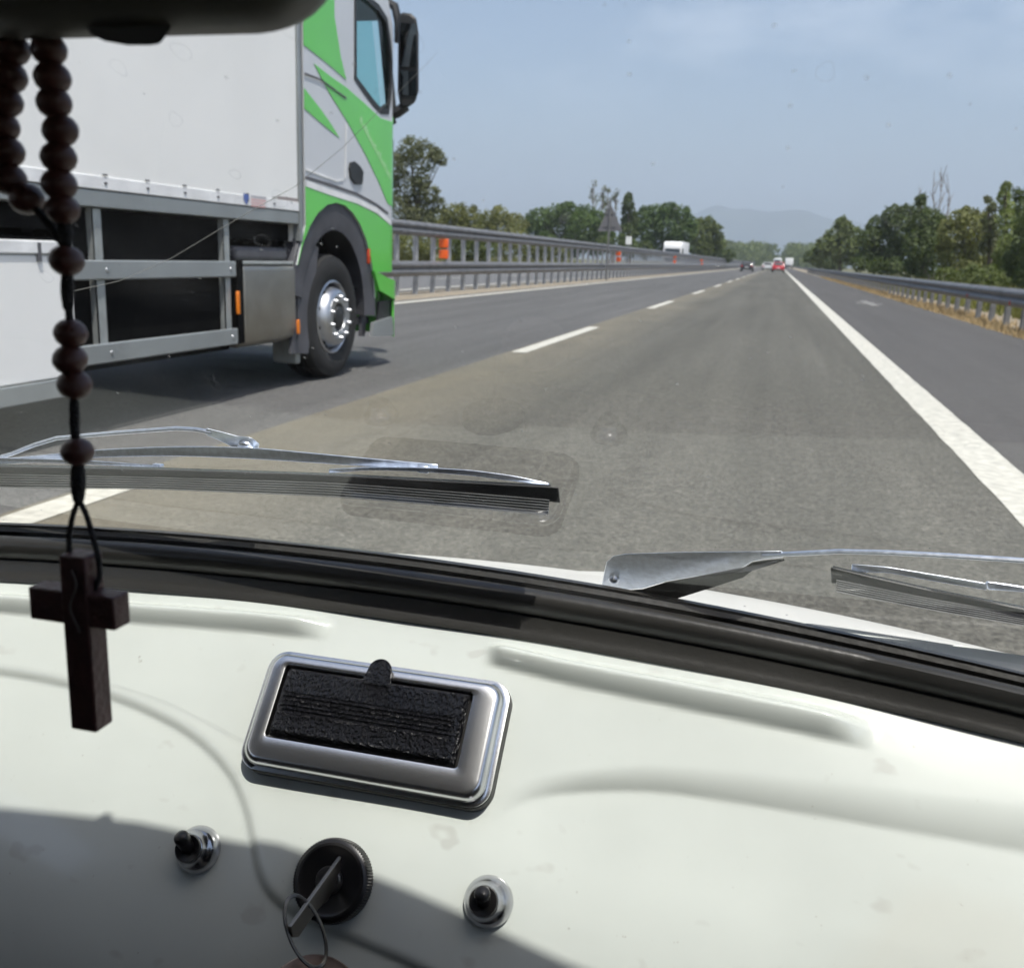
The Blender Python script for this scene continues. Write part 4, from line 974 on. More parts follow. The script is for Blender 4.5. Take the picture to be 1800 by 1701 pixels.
# dried drops, dust and specks
tco = N.new('ShaderNodeTexCoord')
def math_(op, a, b_):
    k = N.new('ShaderNodeMath'); k.operation = op
    for i, x in enumerate((a, b_)):
        if isinstance(x, (int, float)): k.inputs[i].default_value = x
        else: L.new(x, k.inputs[i])
    return k.outputs[0]
def mrange(v, a, b_, c, d):
    k = N.new('ShaderNodeMapRange'); k.inputs['From Min'].default_value = a; k.inputs['From Max'].default_value = b_; k.inputs['To Min'].default_value = c; k.inputs['To Max'].default_value = d
    L.new(v, k.inputs['Value']); return k.outputs[0]
def noise_(scale, det=2, sc=(1, 1, 1)):
    mpn = N.new('ShaderNodeMapping'); mpn.inputs['Scale'].default_value = sc; L.new(tco.outputs['Object'], mpn.inputs['Vector'])
    k = N.new('ShaderNodeTexNoise'); k.inputs['Scale'].default_value = scale; k.inputs['Detail'].default_value = det; L.new(mpn.outputs[0], k.inputs['Vector']); return k
def voro(scale, rand=1.0, warp=0.0):
    k = N.new('ShaderNodeTexVoronoi'); k.inputs['Scale'].default_value = scale; k.inputs['Randomness'].default_value = rand
    if warp:
        nz = noise_(60, 2); a = N.new('ShaderNodeVectorMath'); a.operation = 'SCALE'; a.inputs['Scale'].default_value = warp; L.new(nz.outputs['Color'], a.inputs[0])
        s_ = N.new('ShaderNodeVectorMath'); s_.operation = 'ADD'; L.new(tco.outputs['Object'], s_.inputs[0]); L.new(a.outputs[0], s_.inputs[1]); L.new(s_.outputs[0], k.inputs['Vector'])
    else: L.new(tco.outputs['Object'], k.inputs['Vector'])
    return k
def pick(v, thr):   # random cells only
    sx = N.new('ShaderNodeSeparateColor'); L.new(v.outputs['Color'], sx.inputs[0]); return math_('GREATER_THAN', sx.outputs[0], thr)
va = voro(75, 1, .010); d = va.outputs['Distance']
ring = math_('MULTIPLY', mrange(d, .20, .235, 0, 1), mrange(d, .235, .27, 1, 0)); fillv = mrange(d, .18, .24, .22, 0)
drop = math_('MULTIPLY', math_('MULTIPLY', ring, .7), pick(va, .86))
vb = voro(150, 1); spk = math_('MULTIPLY', mrange(vb.outputs['Distance'], .07, .13, 1, 0), pick(vb, .78))
dust = mrange(noise_(26, 6).outputs['Fac'], .5, .85, 0.0, .035)
sm = mrange(noise_(9, 6, (1, 1, .35)).outputs['Fac'], .48, .8, 0.0, .03)
fac = math_('ADD', math_('ADD', math_('MULTIPLY', drop, .12), math_('MULTIPLY', spk, .32)), math_('ADD', math_('ADD', dust, sm), .001))
df = N.new('ShaderNodeBsdfTranslucent'); df.inputs[0].default_value = (.62, .62, .58, 1)
df2 = N.new('ShaderNodeBsdfDiffuse'); df2.inputs[0].default_value = (.62, .62, .58, 1)
dmx = N.new('ShaderNodeMixShader'); dmx.inputs[0].default_value = .5; L.new(df.outputs[0], dmx.inputs[1]); L.new(df2.outputs[0], dmx.inputs[2])
m2 = N.new('ShaderNodeMixShader'); L.new(fac, m2.inputs[0]); L.new(m1.outputs[0], m2.inputs[1]); L.new(dmx.outputs[0], m2.inputs[2])
vc = voro(30, 1); blk = math_('MULTIPLY', mrange(vc.outputs['Distance'], .02, .032, 1, 0), pick(vc, .84))
db = N.new('ShaderNodeBsdfDiffuse'); db.inputs[0].default_value = (.03, .03, .03, 1)
m3 = N.new('ShaderNodeMixShader'); L.new(blk, m3.inputs[0]); L.new(m2.outputs[0], m3.inputs[1]); L.new(db.outputs[0], m3.inputs[2])
L.new(m3.outputs[0], outn.inputs['Surface'])
glass = b.build('windshield', gm, car, smooth=True, angle=None, fix=False)
# a long scratch in the glass
scr = MB(); pts = [glass_hit(*p, .0008) for p in [(128, 512), (210, 494), (300, 455), (400, 395), (520, 327), (600, 262), (690, 172), (735, 128), (770, 92)]]
scr.tube([up(p) for p in pts], [.00015] * 5 + [.00010, .00008, .00006, .00004], 5)
scm = pm('scratch_grey', (.55, .55, .52), .5); sn = scm.node_tree.nodes; sl = scm.node_tree.links
st_ = sn.new('ShaderNodeBsdfTransparent'); sx_ = sn.new('ShaderNodeMixShader'); sx_.inputs[0].default_value = .5
sl.new(st_.outputs[0], sx_.inputs[1]); sl.new(sn['Principled BSDF'].outputs[0], sx_.inputs[2]); sl.new(sx_.outputs[0], sn['Material Output'].inputs['Surface'])
scr.build('scratch', scm, glass)

# --- rubber seal along the foot of the windscreen
low = [(-420, 1012), (-200, 1014), (0, 1023), (300, 1038), (550, 1071), (800, 1107), (1000, 1137), (1100, 1153), (1350, 1204), (1600, 1258), (1800, 1305), (2100, 1380), (2400, 1465)]
upp = [(-420, 925), (-200, 922), (0, 928), (300, 940), (450, 951), (550, 963), (750, 988), (930, 1015), (1100, 1043), (1350, 1091), (1600, 1143), (1800, 1190), (2100, 1262), (2400, 1345)]
def fitc(pl):
    P = np.array([xv(*p) for p in pl]); return np.polyfit(P[:, 0] - XC, P[:, 1], 4)
cfl, cfu = fitc(low), fitc(upp)
path = []; frames = []
for X in np.linspace(-.52, .22, 90):
    vl, vu = np.polyval(cfl, X - XC), np.polyval(cfu, X - XC)
    a = dash_pt(X, vl); c = dash_pt(X, vu); path.append(up(a)); A = (c - a); frames.append((A, NV))
seal_prof = [(-.02, -.004), (-.015, .0015), (.03, .0022), (.10, .0024), (.18, .0030), (.30, .0055), (.315, .0040), (.335, .0042), (.36, .0085), (.44, .0130), (.54, .0150), (.64, .0140), (.71, .0105), (.735, .0070), (.76, .0070), (.785, .0100), (.86, .0104), (.885, .0072), (.905, .0072), (.925, .0090), (.985, .0074), (1.01, .002), (1.0, -.012)]
b = MB(); b.sweep(path, frames, seal_prof)
sealm = pm('weathered_seal_rubber', (.036, .035, .032), .33, 0, .10, 14, bump=.04, bscale=220)
seal = b.build('windshield_seal', sealm, car, smooth=True, angle=48, fix=False)

# --- bonnet and cowl outside the glass
b = MB(); n1, n2 = 60, 30
def hood_z(X, Y):
    d = X - XC
    if Y < .76: zc = -.2525 + (.76 - Y) * .215
    else: zc = -.2525 - (Y - .76) * .25 - .9 * (Y - .76) ** 2
    z = zc - .19 * d * d
    q = (X - XC - .075) / .028       # raised lip round the wiper spindle
    return z + .004 * math.exp(-q * q) * (1 if Y < .8 else 0)
for i in range(n1 + 1):
    X = XC - .60 + 1.2 * i / n1
    for j in range(n2 + 1):
        Y = .515 + .78 * j / n2 - (KG * (X - XC) ** 2) * (1 - j / n2)
        b.v.append((X, Y, hood_z(X, Y) + H))
b.f = [(i * (n2 + 1) + j, (i + 1) * (n2 + 1) + j, (i + 1) * (n2 + 1) + j + 1, i * (n2 + 1) + j + 1) for i in range(n1) for j in range(n2)]
b.build('hood', MT['body'], car, smooth=True, angle=None, fix=False)

# --- cabin shell: roof, doors, floor and rear wall (they shade the inside)
ZR = .150
shadow = [(-500, 1420), (0, 1462), (250, 1488), (500, 1534), (620, 1580), (720, 1620), (830, 1668), (950, 1715), (1060, 1760)]
edge = []
for q in shadow:
    P = dash_hit(*q)[0]; edge.append(P + SUN * ((ZR - P.z) / SUN.z))  # unseen roof edge, shaped back along the sun to cast the dash shadow
edge = [Vector((XC - .62, edge[0].y - .01, ZR))] + edge + [Vector((XC + .60, edge[-1].y - .06, ZR))]
b = MB(); top = []; bot = []
loop = [(p.x, p.y) for p in edge] + [(XC + .60, -1.3), (XC - .62, -1.3)]
b.slab([(x, y_, ZR + H) for x, y_ in loop], [(x, y_, ZR + .035 + H) for x, y_ in loop]); b.build('roof', MT['headliner'], car)
for s, nm in ((-1, 'door'), (1, 'door')):
    b = MB(); b.bx(XC + s * .60, XC + s * .64, -.75, .35, H - .78, H - .04); b.bx(XC + s * .60, XC + s * .64, -.80, -.75, H - .78, H + ZR); b.build(nm, MT['trim'], car)
    b = MB(); b.tube([up((XC + s * .60, .43, -.17)), up((XC + s * .585, .20, ZR))], .022, 8); b.build('windshield_pillar', MT['trim'], car)
b = MB(); b.bx(XC - .6, XC + .6, -1.34, -1.3, H - .78, H + ZR); b.build('rear_wall', MT['trim'], car)
b = MB(); b.bx(XC - .6, XC + .6, -1.3, .45, H - .82, H - .78); b.build('floor', MT['trim'], car)
b = MB(); b.bx(XC - .6, XC + .6, .36, .40, H - .78, H - .42); b.build('bulkhead', MT['trim'], car)
for s in (-1, 1):
    b = MB(); b.box(up((XC + s * .27, -.28, -.30)), (.44, .12, .62)); b.build('seat', MT['trim'], car, bevel=.04, seg=3)

# --- ashtray with steel frame and black crackle lid
at = empty('ashtray', up(P0)); at.parent = car; at.location = up(P0) - WO['vintage_car']
WO[at.name] = up(P0)
W2, H2 = .0675, .0319
def rrect(w, h, r, n=8):
    pts = []
    for (cx, cy, a0) in ((w - r, h - r, 0), (-w + r, h - r, 90), (-w + r, -h + r, 180), (w - r, -h + r, 270)):
        for k in range(n + 1):
            a = R(a0 + 90 * k / n); pts.append((cx + r * math.cos(a), cy + r * math.sin(a)))
    return pts
def ashp(x, y_, h): return up(P0 + EX * x + ES * y_ + NV * h)
LDX, LDY = -.0022, .0036
def lidp(x, y_, h): return ashp(x + LDX, y_ + LDY, h + .0042)
b = MB(); rings = []
for (ins, hh) in ((.0, -.0026), (.0, -.0014), (.0024, -.0008), (.0030, .0004), (.0036, .0034), (.0050, .0047), (.0058, .0051), (.0066, .0053), (.0115, .0055), (.0146, .0054), (.0152, .0052), (.0158, .0005)):
    r = max(.0012, .0105 - ins * .55); k_ = max(0, (ins - .0062) / .0096); rings.append([ashp(x + LDX * k_, y_ + LDY * k_, hh) for x, y_ in rrect(W2 - ins, H2 - ins * .82, r)])
for q in rings: b.v += [tuple(x) for x in q]
m_ = len(rings[0])
for i in range(len(rings) - 1):
    for k in range(m_):
        k2 = (k + 1) % m_; b.f.append((i * m_ + k, i * m_ + k2, (i + 1) * m_ + k2, (i + 1) * m_ + k))
b.build('frame', MT['alu'], at, smooth=True, angle=50)
b = MB(); b.slab([ashp(x, y_, -.0125) for x, y_ in rrect(W2 + .0002, H2 + .0006, .011)], [ashp(x, y_ , -.0022) for x, y_ in rrect(W2 + .0002, H2 + .0006, .011)])
b.build('gasket', MT['rubber'], at, bevel=.0012)
# lid: crowned plate with five raised ribs
lidm = pm('black_crackle_paint', (.010, .010, .012), .17, 0, .4, 300, bump=.75, bscale=520, spec=.5)
LW, LH = .0505, .0183
nxl, nyl = 60, 130; b = MB()
for i in range(nxl + 1):
    for j in range(nyl + 1):
        x = -LW + 2 * LW * i / nxl; y_ = -LH + 2 * LH * j / nyl
        e = min(1, (LW - abs(x)) / .0025) * min(1, (LH - abs(y_)) / .003); h = -.0012 + .0052 * (math.sin(e * math.pi / 2) if e < 1 else 1)
        k = (y_ + .0015)
        if abs(k) < .0058 and abs(x) < LW * .93:
            h += .0011 * max(0, math.sin((k + .0058) / .0116 * math.pi * 10)) - .0006
        b.v.append(tuple(lidp(x, y_, h)))
b.f = [(i * (nyl + 1) + j, (i + 1) * (nyl + 1) + j, (i + 1) * (nyl + 1) + j + 1, i * (nyl + 1) + j + 1) for i in range(nxl) for j in range(nyl)]
lid = b.build('lid', lidm, at, smooth=True, angle=40)
b = MB(); tab = []
for k in range(13):
    a = math.pi * k / 12; tab.append((.0012 + .0064 * math.cos(a), LH + .0072 + .0066 * math.sin(a)))
tab += [(-.0072, LH - .0005), (.0094, LH - .0005)]
b.slab([lidp(x, y_ - .0035, .0018) for x, y_ in tab], [lidp(x, y_ - .0035, .0052) for x, y_ in tab]); b.build('tab', lidm, lid, bevel=.001)
b = MB(); b.slab([lidp(x, y_, -.0050) for x, y_ in rrect(LW + .0025, LH + .002, .001)], [lidp(x, y_, -.0040) for x, y_ in rrect(LW + .0025, LH + .002, .001)]); b.build('inner_tray', MT['bakelite'], at)

# --- toggle switches
MT['bezel'] = chrome('bezel_chrome', (.50, .50, .52), .12, 150, .15)
TOOTH = (1, 2)
def toggle(px, py, lever_px, length):
    P, n, a = dash_surf(px, py)
    tg = empty('toggle_switch', P); tg.parent = car; tg.location = P - WO['vintage_car']; WO[tg.name] = P
    b = MB(); b.lathe([(.0118, -.001), (.0118, .0015), (.0112, .0036), (.0094, .0066), (.0076, .0082), (.0074, .0100), (.0066, .0108), (.0060, .0106), (.0057, .0070), (.0, .0068)], P, n, 40)
    b.build('bezel', MT['bezel'], tg, smooth=True, angle=50)
    b = MB(); b.lathe([(.0058, .0070), (.0070, .0112), (.0066, .0124), (.0050, .0120), (0, .0090)], P, n, 24); b.build('bushing', MT['bakelite'], tg, smooth=True, angle=50)
    s = P + n * .0105; rr = ray(*lever_px); d = (s - EYE).length
    best = min((abs((EYE + rr * (d - k * .0005) - s).length - length), k) for k in range(0, 60))[1]
    e = EYE + rr * (d - best * .0005)
    b = MB(); pts = [s.lerp(e, t) for t in (0, .25, .55, .75, .9, 1.0, 1.06)]
    b.tube(pts, [.0032, .0034, .0037, .0039, .0037, .0030, .0010], 14); b.build('lever', MT['bakelite'], tg, smooth=True, angle=60)
    return tg
toggle(343, 1492, (316, 1467), .0105)['label'] = 'left chrome toggle switch beside the ignition lock'
toggle(858, 1584, (847, 1567), .0085)['label'] = 'right chrome toggle switch below the ashtray'

# --- ignition lock
P, n, a = dash_surf(590, 1547); LOCK, LN = P, n
ig = empty('ignition_lock', P); ig.parent = car; ig.location = P - WO['vintage_car']; WO[ig.name] = P
TOOTH = (1, 2, 3)
b = MB(); b.lathe([(.0195, -.001), (.0197, .0012), (.0197, .0062), (.0192, .0072), (.0180, .0076), (.0172, .0084), (.0160, .0086), (.0140, .0076), (0, .0072)], P, n, 168, tooth=.965)
b.build('collar', MT['bakelite'], ig, smooth=True, angle=28)
b = MB(); b.lathe([(.0066, .007), (.0066, .0098), (.0058, .0108), (0, .0108)], P, n, 28); b.build('barrel', pm('dark_steel', (.18, .17, .16), .35, .9, .2, 60), ig, smooth=True, angle=40)
# --- key, ring and fob (they hang in the lock)
kt = empty('key_bunch', LOCK + LN * .012, 'steel key stuck in the ignition lock with a split ring and round fob', 'keys')
s0 = LOCK + LN * .0100; keym = chrome('worn_key_steel', (.24, .225, .205), .3, 90, .2)
e0 = EYE + ray(508, 1628) * ((s0 - EYE).length - .030); s1 = EYE + ray(590, 1514) * ((s0 - EYE).length - .006)
ax = (e0 - s1); Lk = ax.length; ax.normalize()
side = ray(550, 1570) * .86 + Vector((.42, .10, -.30)); side = (side - ax * side.dot(ax)).normalized(); th = ax.cross(side).normalized()
prof = []
for t_, w in ((-.004, .000), (-.002, .006), (.004, .0105), (.012, .0125), (.020, .0100), (.028, .0098), (Lk * .9, .0100), (Lk, .006)):
    prof.append((t_, w))
outline = [(t_, 0.0) for t_, w in prof] + [(t_, w) for t_, w in reversed(prof) if w > 0]
b = MB(); b.slab([s1 + ax * t_ + side * w + th * .0009 for t_, w in outline], [s1 + ax * t_ + side * w - th * .0009 for t_, w in outline]); b.build('key', keym, kt, bevel=.0004)
hole = e0 - ax * .006 + side * .004
cr_ = EYE + ray(537, 1636) * ((hole - EYE).length + .001)
up_v = (EYE + ray(520, 1572) * (cr_ - EYE).length - cr_); rt_v = (EYE + ray(570, 1640) * ((cr_ - EYE).length + .004) - cr_)
b = MB()
for k, dr in enumerate((1.0, .955)):
    pts = [cr_ + up_v * math.cos(2 * math.pi * j / 40) * dr + rt_v * math.sin(2 * math.pi * j / 40) * dr for j in range(41)]
    b.tube(pts, .00065, 8, cap=False)
b.build('split_ring', chrome('dark_ring_steel', (.13, .125, .115), .3, 90, .2), kt, smooth=True)
fc = EYE + ray(548, 1772) * (cr_ - EYE).length
b = MB(); fax = (EYE - fc).normalized() + Vector((0.1, 0, .55)); b.lathe([(0, .0012), (.0195, .0012), (.0215, .0020), (.0222, .0012), (.0222, -.0012), (.0210, -.002), (0, -.0012)], fc, fax, 48)
b.build('fob', pm('brown_fob_steel', (.30, .22, .18), .35, .7, .25, 80), kt, smooth=True, angle=40)

# --- wipers (outside the glass)
def gp(px, py, off): return up(glass_hit(px, py, off))
def ribbon(pl_a, pl_b, offa, offb, thick, n=40, bow=0):
    A = smooth(pl_a, n); Bq = smooth(pl_b, n); b = MB(); N2 = len(A)
    for k, (p, q) in enumerate(zip(A, Bq)):
        for (u_, o_) in ((p, offa), (q, offb)):
            b.v.append(tuple(gp(u_[0], u_[1], o_)))
        for (u_, o_) in ((p, offa), (q, offb)):
            b.v.append(tuple(gp(u_[0], u_[1], o_ + thick)))
    for k in range(N2 - 1):
        i = 4 * k; j = i + 4
        b.f += [(i, i + 1, j + 1, j), (i + 2, j + 2, j + 3, i + 3), (i, j, j + 2, i + 2), (i + 1, i + 3, j + 3, j + 1)]
    b.f += [(0, 2, 3, 1), (4 * N2 - 4, 4 * N2 - 3, 4 * N2 - 1, 4 * N2 - 2)]
    return b
def ribbed(pl_a, pl_b, offa, offb, ribs=6, n=50):
    A = smooth(pl_a, n); Bq = smooth(pl_b, n); b = MB(); m = ribs * 4
    for p, q in zip(A, Bq):
        for j in range(m + 1):
            t = j / m; o = offa + (offb - offa) * t + .0009 * (1 if (j % 4) in (0, 1) else -.4)
            b.v.append(tuple(gp(p[0] + (q[0] - p[0]) * t, p[1] + (q[1] - p[1]) * t, o)))
    b.f = [(i * (m + 1) + j, (i + 1) * (m + 1) + j, (i + 1) * (m + 1) + j + 1, i * (m + 1) + j + 1) for i in range(n - 1) for j in range(m)]
    return b
lw = empty('wiper', gp(433, 790, .02)); lw.parent = car; lw.location = gp(433, 790, .02) - WO['vintage_car']; WO[lw.name] = gp(433, 790, .02)
lw['label'] = 'left windscreen wiper with its blade tip near the middle'
ribbon([(-160, 815), (0, 806), (70, 800), (160, 790), (300, 784), (433, 785), (560, 797), (680, 808), (770, 816)], [(-160, 831), (0, 817), (70, 812), (160, 804), (300, 801), (433, 806), (560, 814), (680, 822), (770, 828)], .026, .024, .003).build('bridge', MT['wiper_steel'], lw, bevel=.0006)
ribbon([(578, 824), (650, 820), (745, 821), (830, 826), (905, 836), (965, 849)], [(578, 832), (650, 826), (745, 829), (830, 836), (905, 846), (965, 855)], .022, .021, .003).build('yoke', MT['wiper_steel'], lw, bevel=.0005)
ribbon([(-190, 806), (-90, 802), (0, 804), (90, 806), (190, 811), (278, 818)], [(-190, 818), (-90, 812), (0, 811), (90, 813), (190, 818), (278, 822)], .022, .021, .003).build('yoke', MT['wiper_steel'], lw, bevel=.0005)
ribbon([(-200, 812), (0, 816), (270, 821), (580, 831), (800, 843), (968, 852)], [(-200, 815), (0, 819), (270, 824), (580, 834), (800, 846), (968, 855)], .0200, .0198, .002).build('rail', MT['wiper_steel'], lw)
ribbon([(-200, 815), (0, 819), (270, 824), (580, 834), (800, 846), (982, 856)], [(-200, 828), (0, 831), (270, 837), (580, 847), (800, 863), (985, 884)], .0160, .0135, .003).build('blade_rubber', MT['wiper_rubber'], lw, bevel=.0008)
ribbed([(-200, 828), (0, 831), (270, 837), (580, 846), (800, 862), (966, 876)], [(-200, 856), (0, 857), (270, 860), (580, 873), (800, 891), (964, 905)], .0140, .0085).build('squeegee', MT['wiper_ribs'], lw, fix=False)
for c_ in ((745, 824), (278, 821)):
    b = MB(); b.box((0, 0, 0), (.006, .004, .004)); b.build('clip', MT['wiper_steel'], lw, loc=gp(*c_, .0245), bevel=.0008)
b = MB(); pts = [gp(*p, .030) for p in [(-160, 850), (20, 798), (60, 782), (100, 770), (200, 761), (310, 753), (345, 755), (372, 760)]]; b.tube(pts, .0012, 8); b.build('arm', MT['wiper_steel'], lw, smooth=True)
ribbon([(362, 752), (395, 760), (422, 768), (440, 767), (456, 780)], [(362, 764), (392, 777), (412, 788), (424, 801), (452, 802)], .030, .029, .003, 24).build('arm_tip', MT['wiper_steel'], lw, bevel=.0006)
b = MB(); q = gp(434, 787, .0288); b.lathe([(.0050, -.003), (.0050, .001), (.0044, .0014), (.0026, .0018), (.0026, .0030), (.0014, .0036), (0, .0037)], q, -MG, 24); b.build('pivot', MT['wiper_steel'], lw, smooth=True, angle=40)

rw = empty('wiper', gp(1080, 1015, .02)); rw.parent = car; rw.location = gp(1080, 1015, .02) - WO['vintage_car']; WO[rw.name] = gp(1080, 1015, .02)
rw['label'] = 'right windscreen wiper with its wide steel arm root'
plate = [(1057, 1030), (1062, 1005), (1066, 988), (1078, 977), (1100, 973), (1200, 970), (1320, 969), (1375, 968), (1376, 980), (1345, 983), (1322, 987), (1308, 996), (1292, 1003), (1240, 1010), (1170, 1022), (1130, 1034), (1105, 1036), (1062, 1034)]
b = MB(); b.slab([gp(*p, .024) for p in plate], [gp(*p, .0255) for p in plate]); b.build('arm_root', MT['wiper_steel'], rw, bevel=.0005)
fl = [(1105, 1037), (1130, 1035), (1170, 1023), (1240, 1011), (1292, 1004), (1310, 996), (1324, 988), (1350, 984), (1378, 982), (1380, 985), (1352, 988), (1334, 992), (1322, 1003), (1306, 1015), (1250, 1033), (1180, 1055), (1120, 1046)]
b = MB(); b.slab([gp(*p, .010 if p[1] > 1000 else .018) for p in fl], [gp(*p, .0115 if p[1] > 1000 else .0195) for p in fl]); b.build('arm_flange', pm('dark_wiper_steel', (.055, .055, .055), .4, .6, .3, 50), rw)
b = MB(); sp = []
for k in range(120):
    t = k / 119; c0 = gp(1150 + 130 * t, 1036 - 28 * t, .020); sp.append(c0 + Vector((0, 0, .0018)) * math.cos(k * 1.05) + Vector((.0, .0018, 0)) * math.sin(k * 1.05))
b.tube(sp, .00035, 5); b.build('spring', MT['wiper_steel'], rw, smooth=True)
b = MB(); q = gp(1079, 1018, .0238); b.lathe([(.0031, -.001), (.0031, .0006), (.0024, .0016), (.0012, .0021), (0, .0022)], q, -MG, 24); b.build('rivet', MT['wiper_steel'], rw, smooth=True, angle=60)
b = MB(); b.tube([gp(*p, .024) for p in [(1340, 976), (1376, 974), (1420, 972), (1475, 969), (1560, 971), (1660, 976), (1800, 985), (2050, 1010)]], .0012, 8); b.build('arm', MT['wiper_steel'], rw, smooth=True)
ribbon([(1497, 991), (1560, 996), (1640, 1009), (1735, 1025)], [(1497, 1006), (1560, 1006), (1640, 1021), (1735, 1037)], .022, .021, .003).build('yoke', MT['wiper_steel'], rw, bevel=.0005)
ribbon([(1732, 1021), (1800, 1030), (1900, 1046), (2050, 1075)], [(1736, 1036), (1800, 1040), (1900, 1058), (2050, 1090)], .026, .024, .003).build('bridge', MT['wiper_steel'], rw, bevel=.0006)
ribbon([(1464, 994), (1510, 1005), (1650, 1036), (1800, 1065), (2000, 1105)], [(1464, 997), (1510, 1008), (1650, 1039), (1800, 1068), (2000, 1108)], .0200, .0198, .002).build('rail', MT['wiper_steel'], rw)
ribbon([(1460, 996), (1510, 1008), (1650, 1039), (1800, 1068), (2000, 1108)], [(1461, 1025), (1510, 1026), (1650, 1054), (1800, 1080), (2000, 1119)], .0160, .0135, .003).build('blade_rubber', MT['wiper_rubber'], rw, bevel=.0008)
ribbed([(1470, 1017), (1510, 1025), (1650, 1053), (1800, 1079), (2000, 1118)], [(1470, 1040), (1510, 1049), (1650, 1075), (1800, 1100), (2000, 1140)], .0140, .0085).build('squeegee', MT['wiper_ribs'], rw, fix=False)

# --- rear-view mirror
YM = .225
mr_ = on_y(598, 6, YM); mb = on_y(420, 61, YM)
xR = mr_.x; zB = mb.z; xL = xR - .215; zT = zB + .056
rm_ = empty('rear_view_mirror', ((xL + xR) / 2, YM, zB)); rm_.parent = car; rm_.location = rm_.location - WO['vintage_car']
b = MB(); rings = []
mc = ((xL + xR) / 2, (zB + zT) / 2)
for (ins, yy) in ((.0075, -.0125), (.0045, -.0115), (.001, -.0060), (.0, .0), (.003, .010), (.012, .018), (.022, .020)):
    rings.append([Vector((mc[0] + x, YM + yy, mc[1] + z_)) for x, z_ in rrect((xR - xL) / 2 - ins, (zT - zB) / 2 - ins, .021 - ins * .6)])
for q in rings: b.v += [tuple(x) for x in q]
m_ = len(rings[0])
for i in range(len(rings) - 1):
    for k in range(m_): b.f.append((i * m_ + k, i * m_ + (k + 1) % m_, (i + 1) * m_ + (k + 1) % m_, (i + 1) * m_ + k))
b.f.append(tuple((len(rings) - 1) * m_ + k for k in range(m_)))
b.build('housing', pm('black_mirror_plastic', (.10, .096, .085), .5, 0, .2, 40), rm_, smooth=True, angle=50)
b = MB(); b.slab([Vector((mc[0] + x, YM - .0118, mc[1] + z_)) for x, z_ in rrect((xR - xL) / 2 - .0075, (zT - zB) / 2 - .0075, .016)], [Vector((mc[0] + x, YM - .0100, mc[1] + z_)) for x, z_ in rrect((xR - xL) / 2 - .0075, (zT - zB) / 2 - .0075, .016)])
b.build('mirror_glass', chrome('mirror_glass', (.55, .56, .57), .03, 10, .02), rm_)
tabp = [(148, 44), (160, 62), (185, 73), (225, 80), (262, 80), (280, 78), (290, 66), (300, 52), (300, 40), (148, 34)]
b = MB(); b.slab([on_y(*p, YM - .006) for p in tabp], [on_y(*p, YM + .004) for p in tabp]); b.build('dip_lever', pm('black_lever', (.02, .02, .02), .4), rm_, bevel=.0012)
b = MB(); b.tube([Vector((mc[0], YM + .018, mc[1])), Vector((mc[0], YM + .03, zT + .02)), up((mc[0], .235, ZR))], .006, 10); b.build('stalk', MT['bakelite'], rm_, smooth=True)

# --- rosary hanging from the mirror
ros = empty('rosary', on_y(120, 460, YM + .005), 'dark wooden bead rosary with a cross hanging from the rear-view mirror', 'rosary')
beadm = pm('dark_red_wood_bead', (.070, .025, .019), .38, 0, .35, 180, bump=.15, bscale=500)
crossm = pm('dark_red_wood', (.062, .021, .018), .5, 0, .3, 90, bump=.15, bscale=400)
cordm = pm('black_cord', (.012, .010, .010), .8, 0, .3, 300, bump=.5, bscale=900)
YR = YM + .004
def rp(px, py): return on_y(px, py, YR)
sR = [(86, 88, 26), (92, 137, 27), (95, 181, 26), (106, 230, 27), (103, 277, 27), (104, 324, 27), (110, 368, 26)]
sL = [(21, 88, 26), (16, 135, 26), (10, 180, 25), (4, 223, 25), (12, 268, 26), (16, 316, 26), (47, 350, 26)]
sC = [(117, 458, 27), (124, 586, 26), (123, 632, 27), (131, 676, 27), (136, 794, 26)]
b = MB(); b.lathe([(.0009, 1.0), (.30, .955), (.60, .80), (.85, .53), (.98, .18), (1.0, 0), (.98, -.18), (.85, -.53), (.60, -.80), (.30, -.955), (.0009, -1.0)], (0, 0, 0), (0, 0, 1), 24)
bm_ = b.mesh('bead', beadm, smooth=True)
rnd = random.Random(3)
for (px, py, r) in sR + sL + sC:
    p = rp(px, py); s = r * (p - EYE).length / F_PX
    o = put('bead', bm_, ros, p); o.scale = (s, s, s * .90); o.rotation_euler = (rnd.uniform(-.2, .2), rnd.uniform(-.25, .25), rnd.uniform(0, 6))
def cord(pl, r): 
    bb = MB(); bb.tube([rp(*q) for q in smooth(pl, 50)], r, 8); bb.build('cord', cordm, ros, smooth=True)
cord([(84, 20), (86, 88), (92, 137), (95, 181), (106, 230), (103, 277), (104, 324), (110, 368), (114, 400), (118, 440)], .0011)
cord([(24, 20), (21, 88), (16, 135), (10, 180), (4, 223), (12, 268), (16, 316), (47, 350), (80, 385), (104, 420), (118, 440)], .0011)
cord([(118, 440), (119, 480), (121, 540), (124, 586), (123, 632), (130, 676), (131, 720), (135, 794), (137, 850), (138, 880)], .0011)
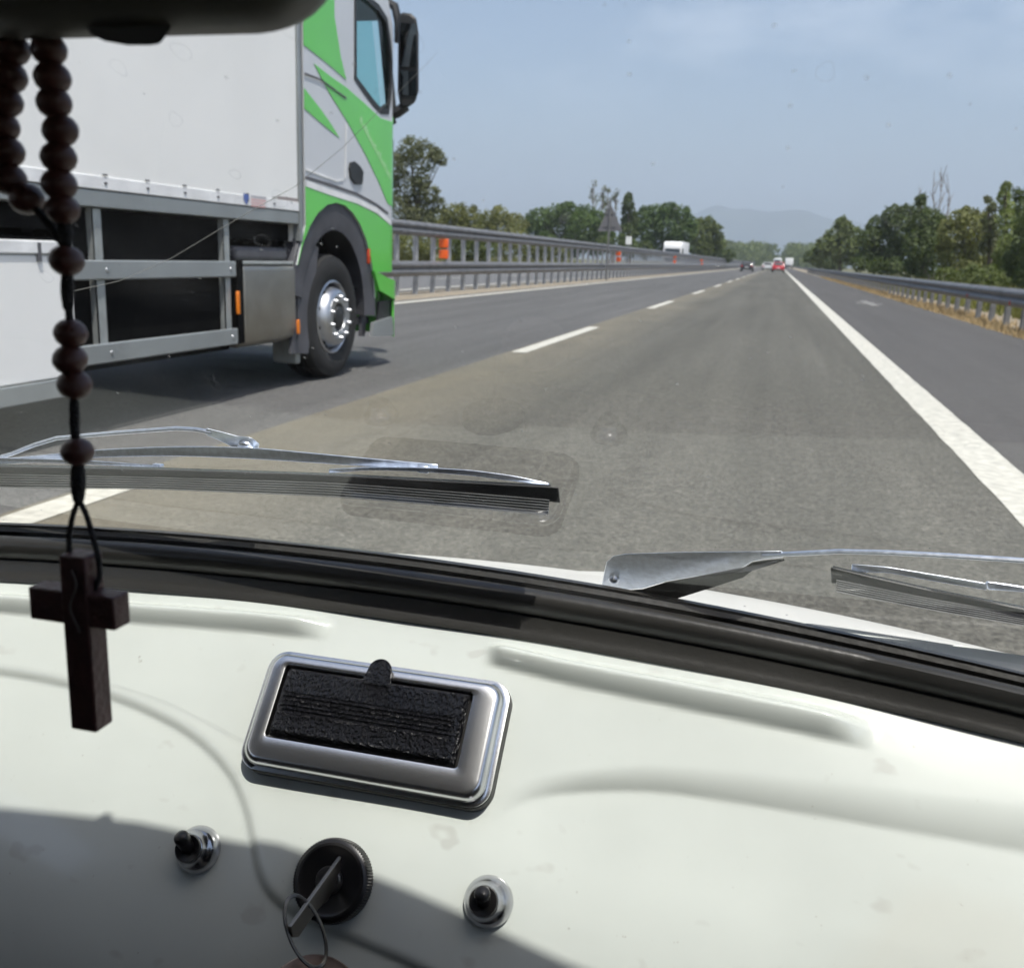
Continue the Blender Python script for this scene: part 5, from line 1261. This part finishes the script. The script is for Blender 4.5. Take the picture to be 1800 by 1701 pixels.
def knot(p0, p1, r, n=5):
    bb = MB()
    a = rp(*p0); c = rp(*p1)
    for k in range(2):
        pts = []
        for j in range(60):
            t = j / 59; q = a.lerp(c, t); w = r * math.sin(math.pi * (.12 + .8 * t)) ** .6
            pts.append(q + Vector((w * math.cos(t * n * 6.28 + k * 3.14), w * math.sin(t * n * 6.28 + k * 3.14), 0)))
        bb.tube(pts, .00085, 6)
    bb.build('knot', cordm, ros, smooth=True)
knot((118, 478), (120, 545), .0011); knot((130, 690), (132, 775), .0007); knot((137, 812), (138, 882), .0014); knot((112, 385), (118, 436), .0012)
ct = rp(141, 975); cbz = rp(148, 1272).z
cord([(138, 878), (128, 905), (121, 940), (122, 985), (128, 1010)], .0008); cord([(139, 878), (152, 905), (164, 945), (174, 985), (176, 1012), (160, 1050)], .0008)
cw = .0088; cd = .0078; xc_ = rp(150, 1100).x
cx0 = xc_; zt = rp(145, 972).z; za0 = rp(150, 1092).z; za1 = rp(150, 1036).z
b = MB(); b.bx(cx0 - cw / 2, cx0 + cw / 2, YR - cd / 2, YR + cd / 2, cbz, zt); up_bar = b
b.bx(cx0 - .0158, cx0 + .0128, YR - cd / 2 + .0002, YR + cd / 2 - .0002, za0, za1)
b.build('cross', crossm, ros, bevel=.0006, fix=False)
b = MB(); b.tube([Vector((cx0 + .0011 * math.sin(k * .45) * 1.2, YR - cd / 2 - .0002, zt - .004 - k * .0011)) for k in range(18)], .0004, 5); b.build('carved_line', pm('carved_groove', (.12, .10, .09), .7), ros)

# ------------------------------------------------------------------ summer haze
b = MB(); b.bx(-8500, 8500, -150, 8600, -1.2, 640)
hz = b.build('haze', None); tag(hz, 'thin blue summer haze over the far road and mountains', 'haze', kind='stuff')
hm = bpy.data.materials.new('haze_air'); hm.use_nodes = True; N = hm.node_tree.nodes
for n in list(N):
    if n.type != 'OUTPUT_MATERIAL': N.remove(n)
pv = N.new('ShaderNodeVolumePrincipled'); pv.inputs['Density'].default_value = HAZE; pv.inputs['Color'].default_value = (.74, .86, 1.0, 1); pv.inputs['Anisotropy'].default_value = 0.0
hm.node_tree.links.new(pv.outputs[0], N['Material Output'].inputs['Volume']); hz.data.materials.append(hm)
hm.cycles.homogeneous_volume = True
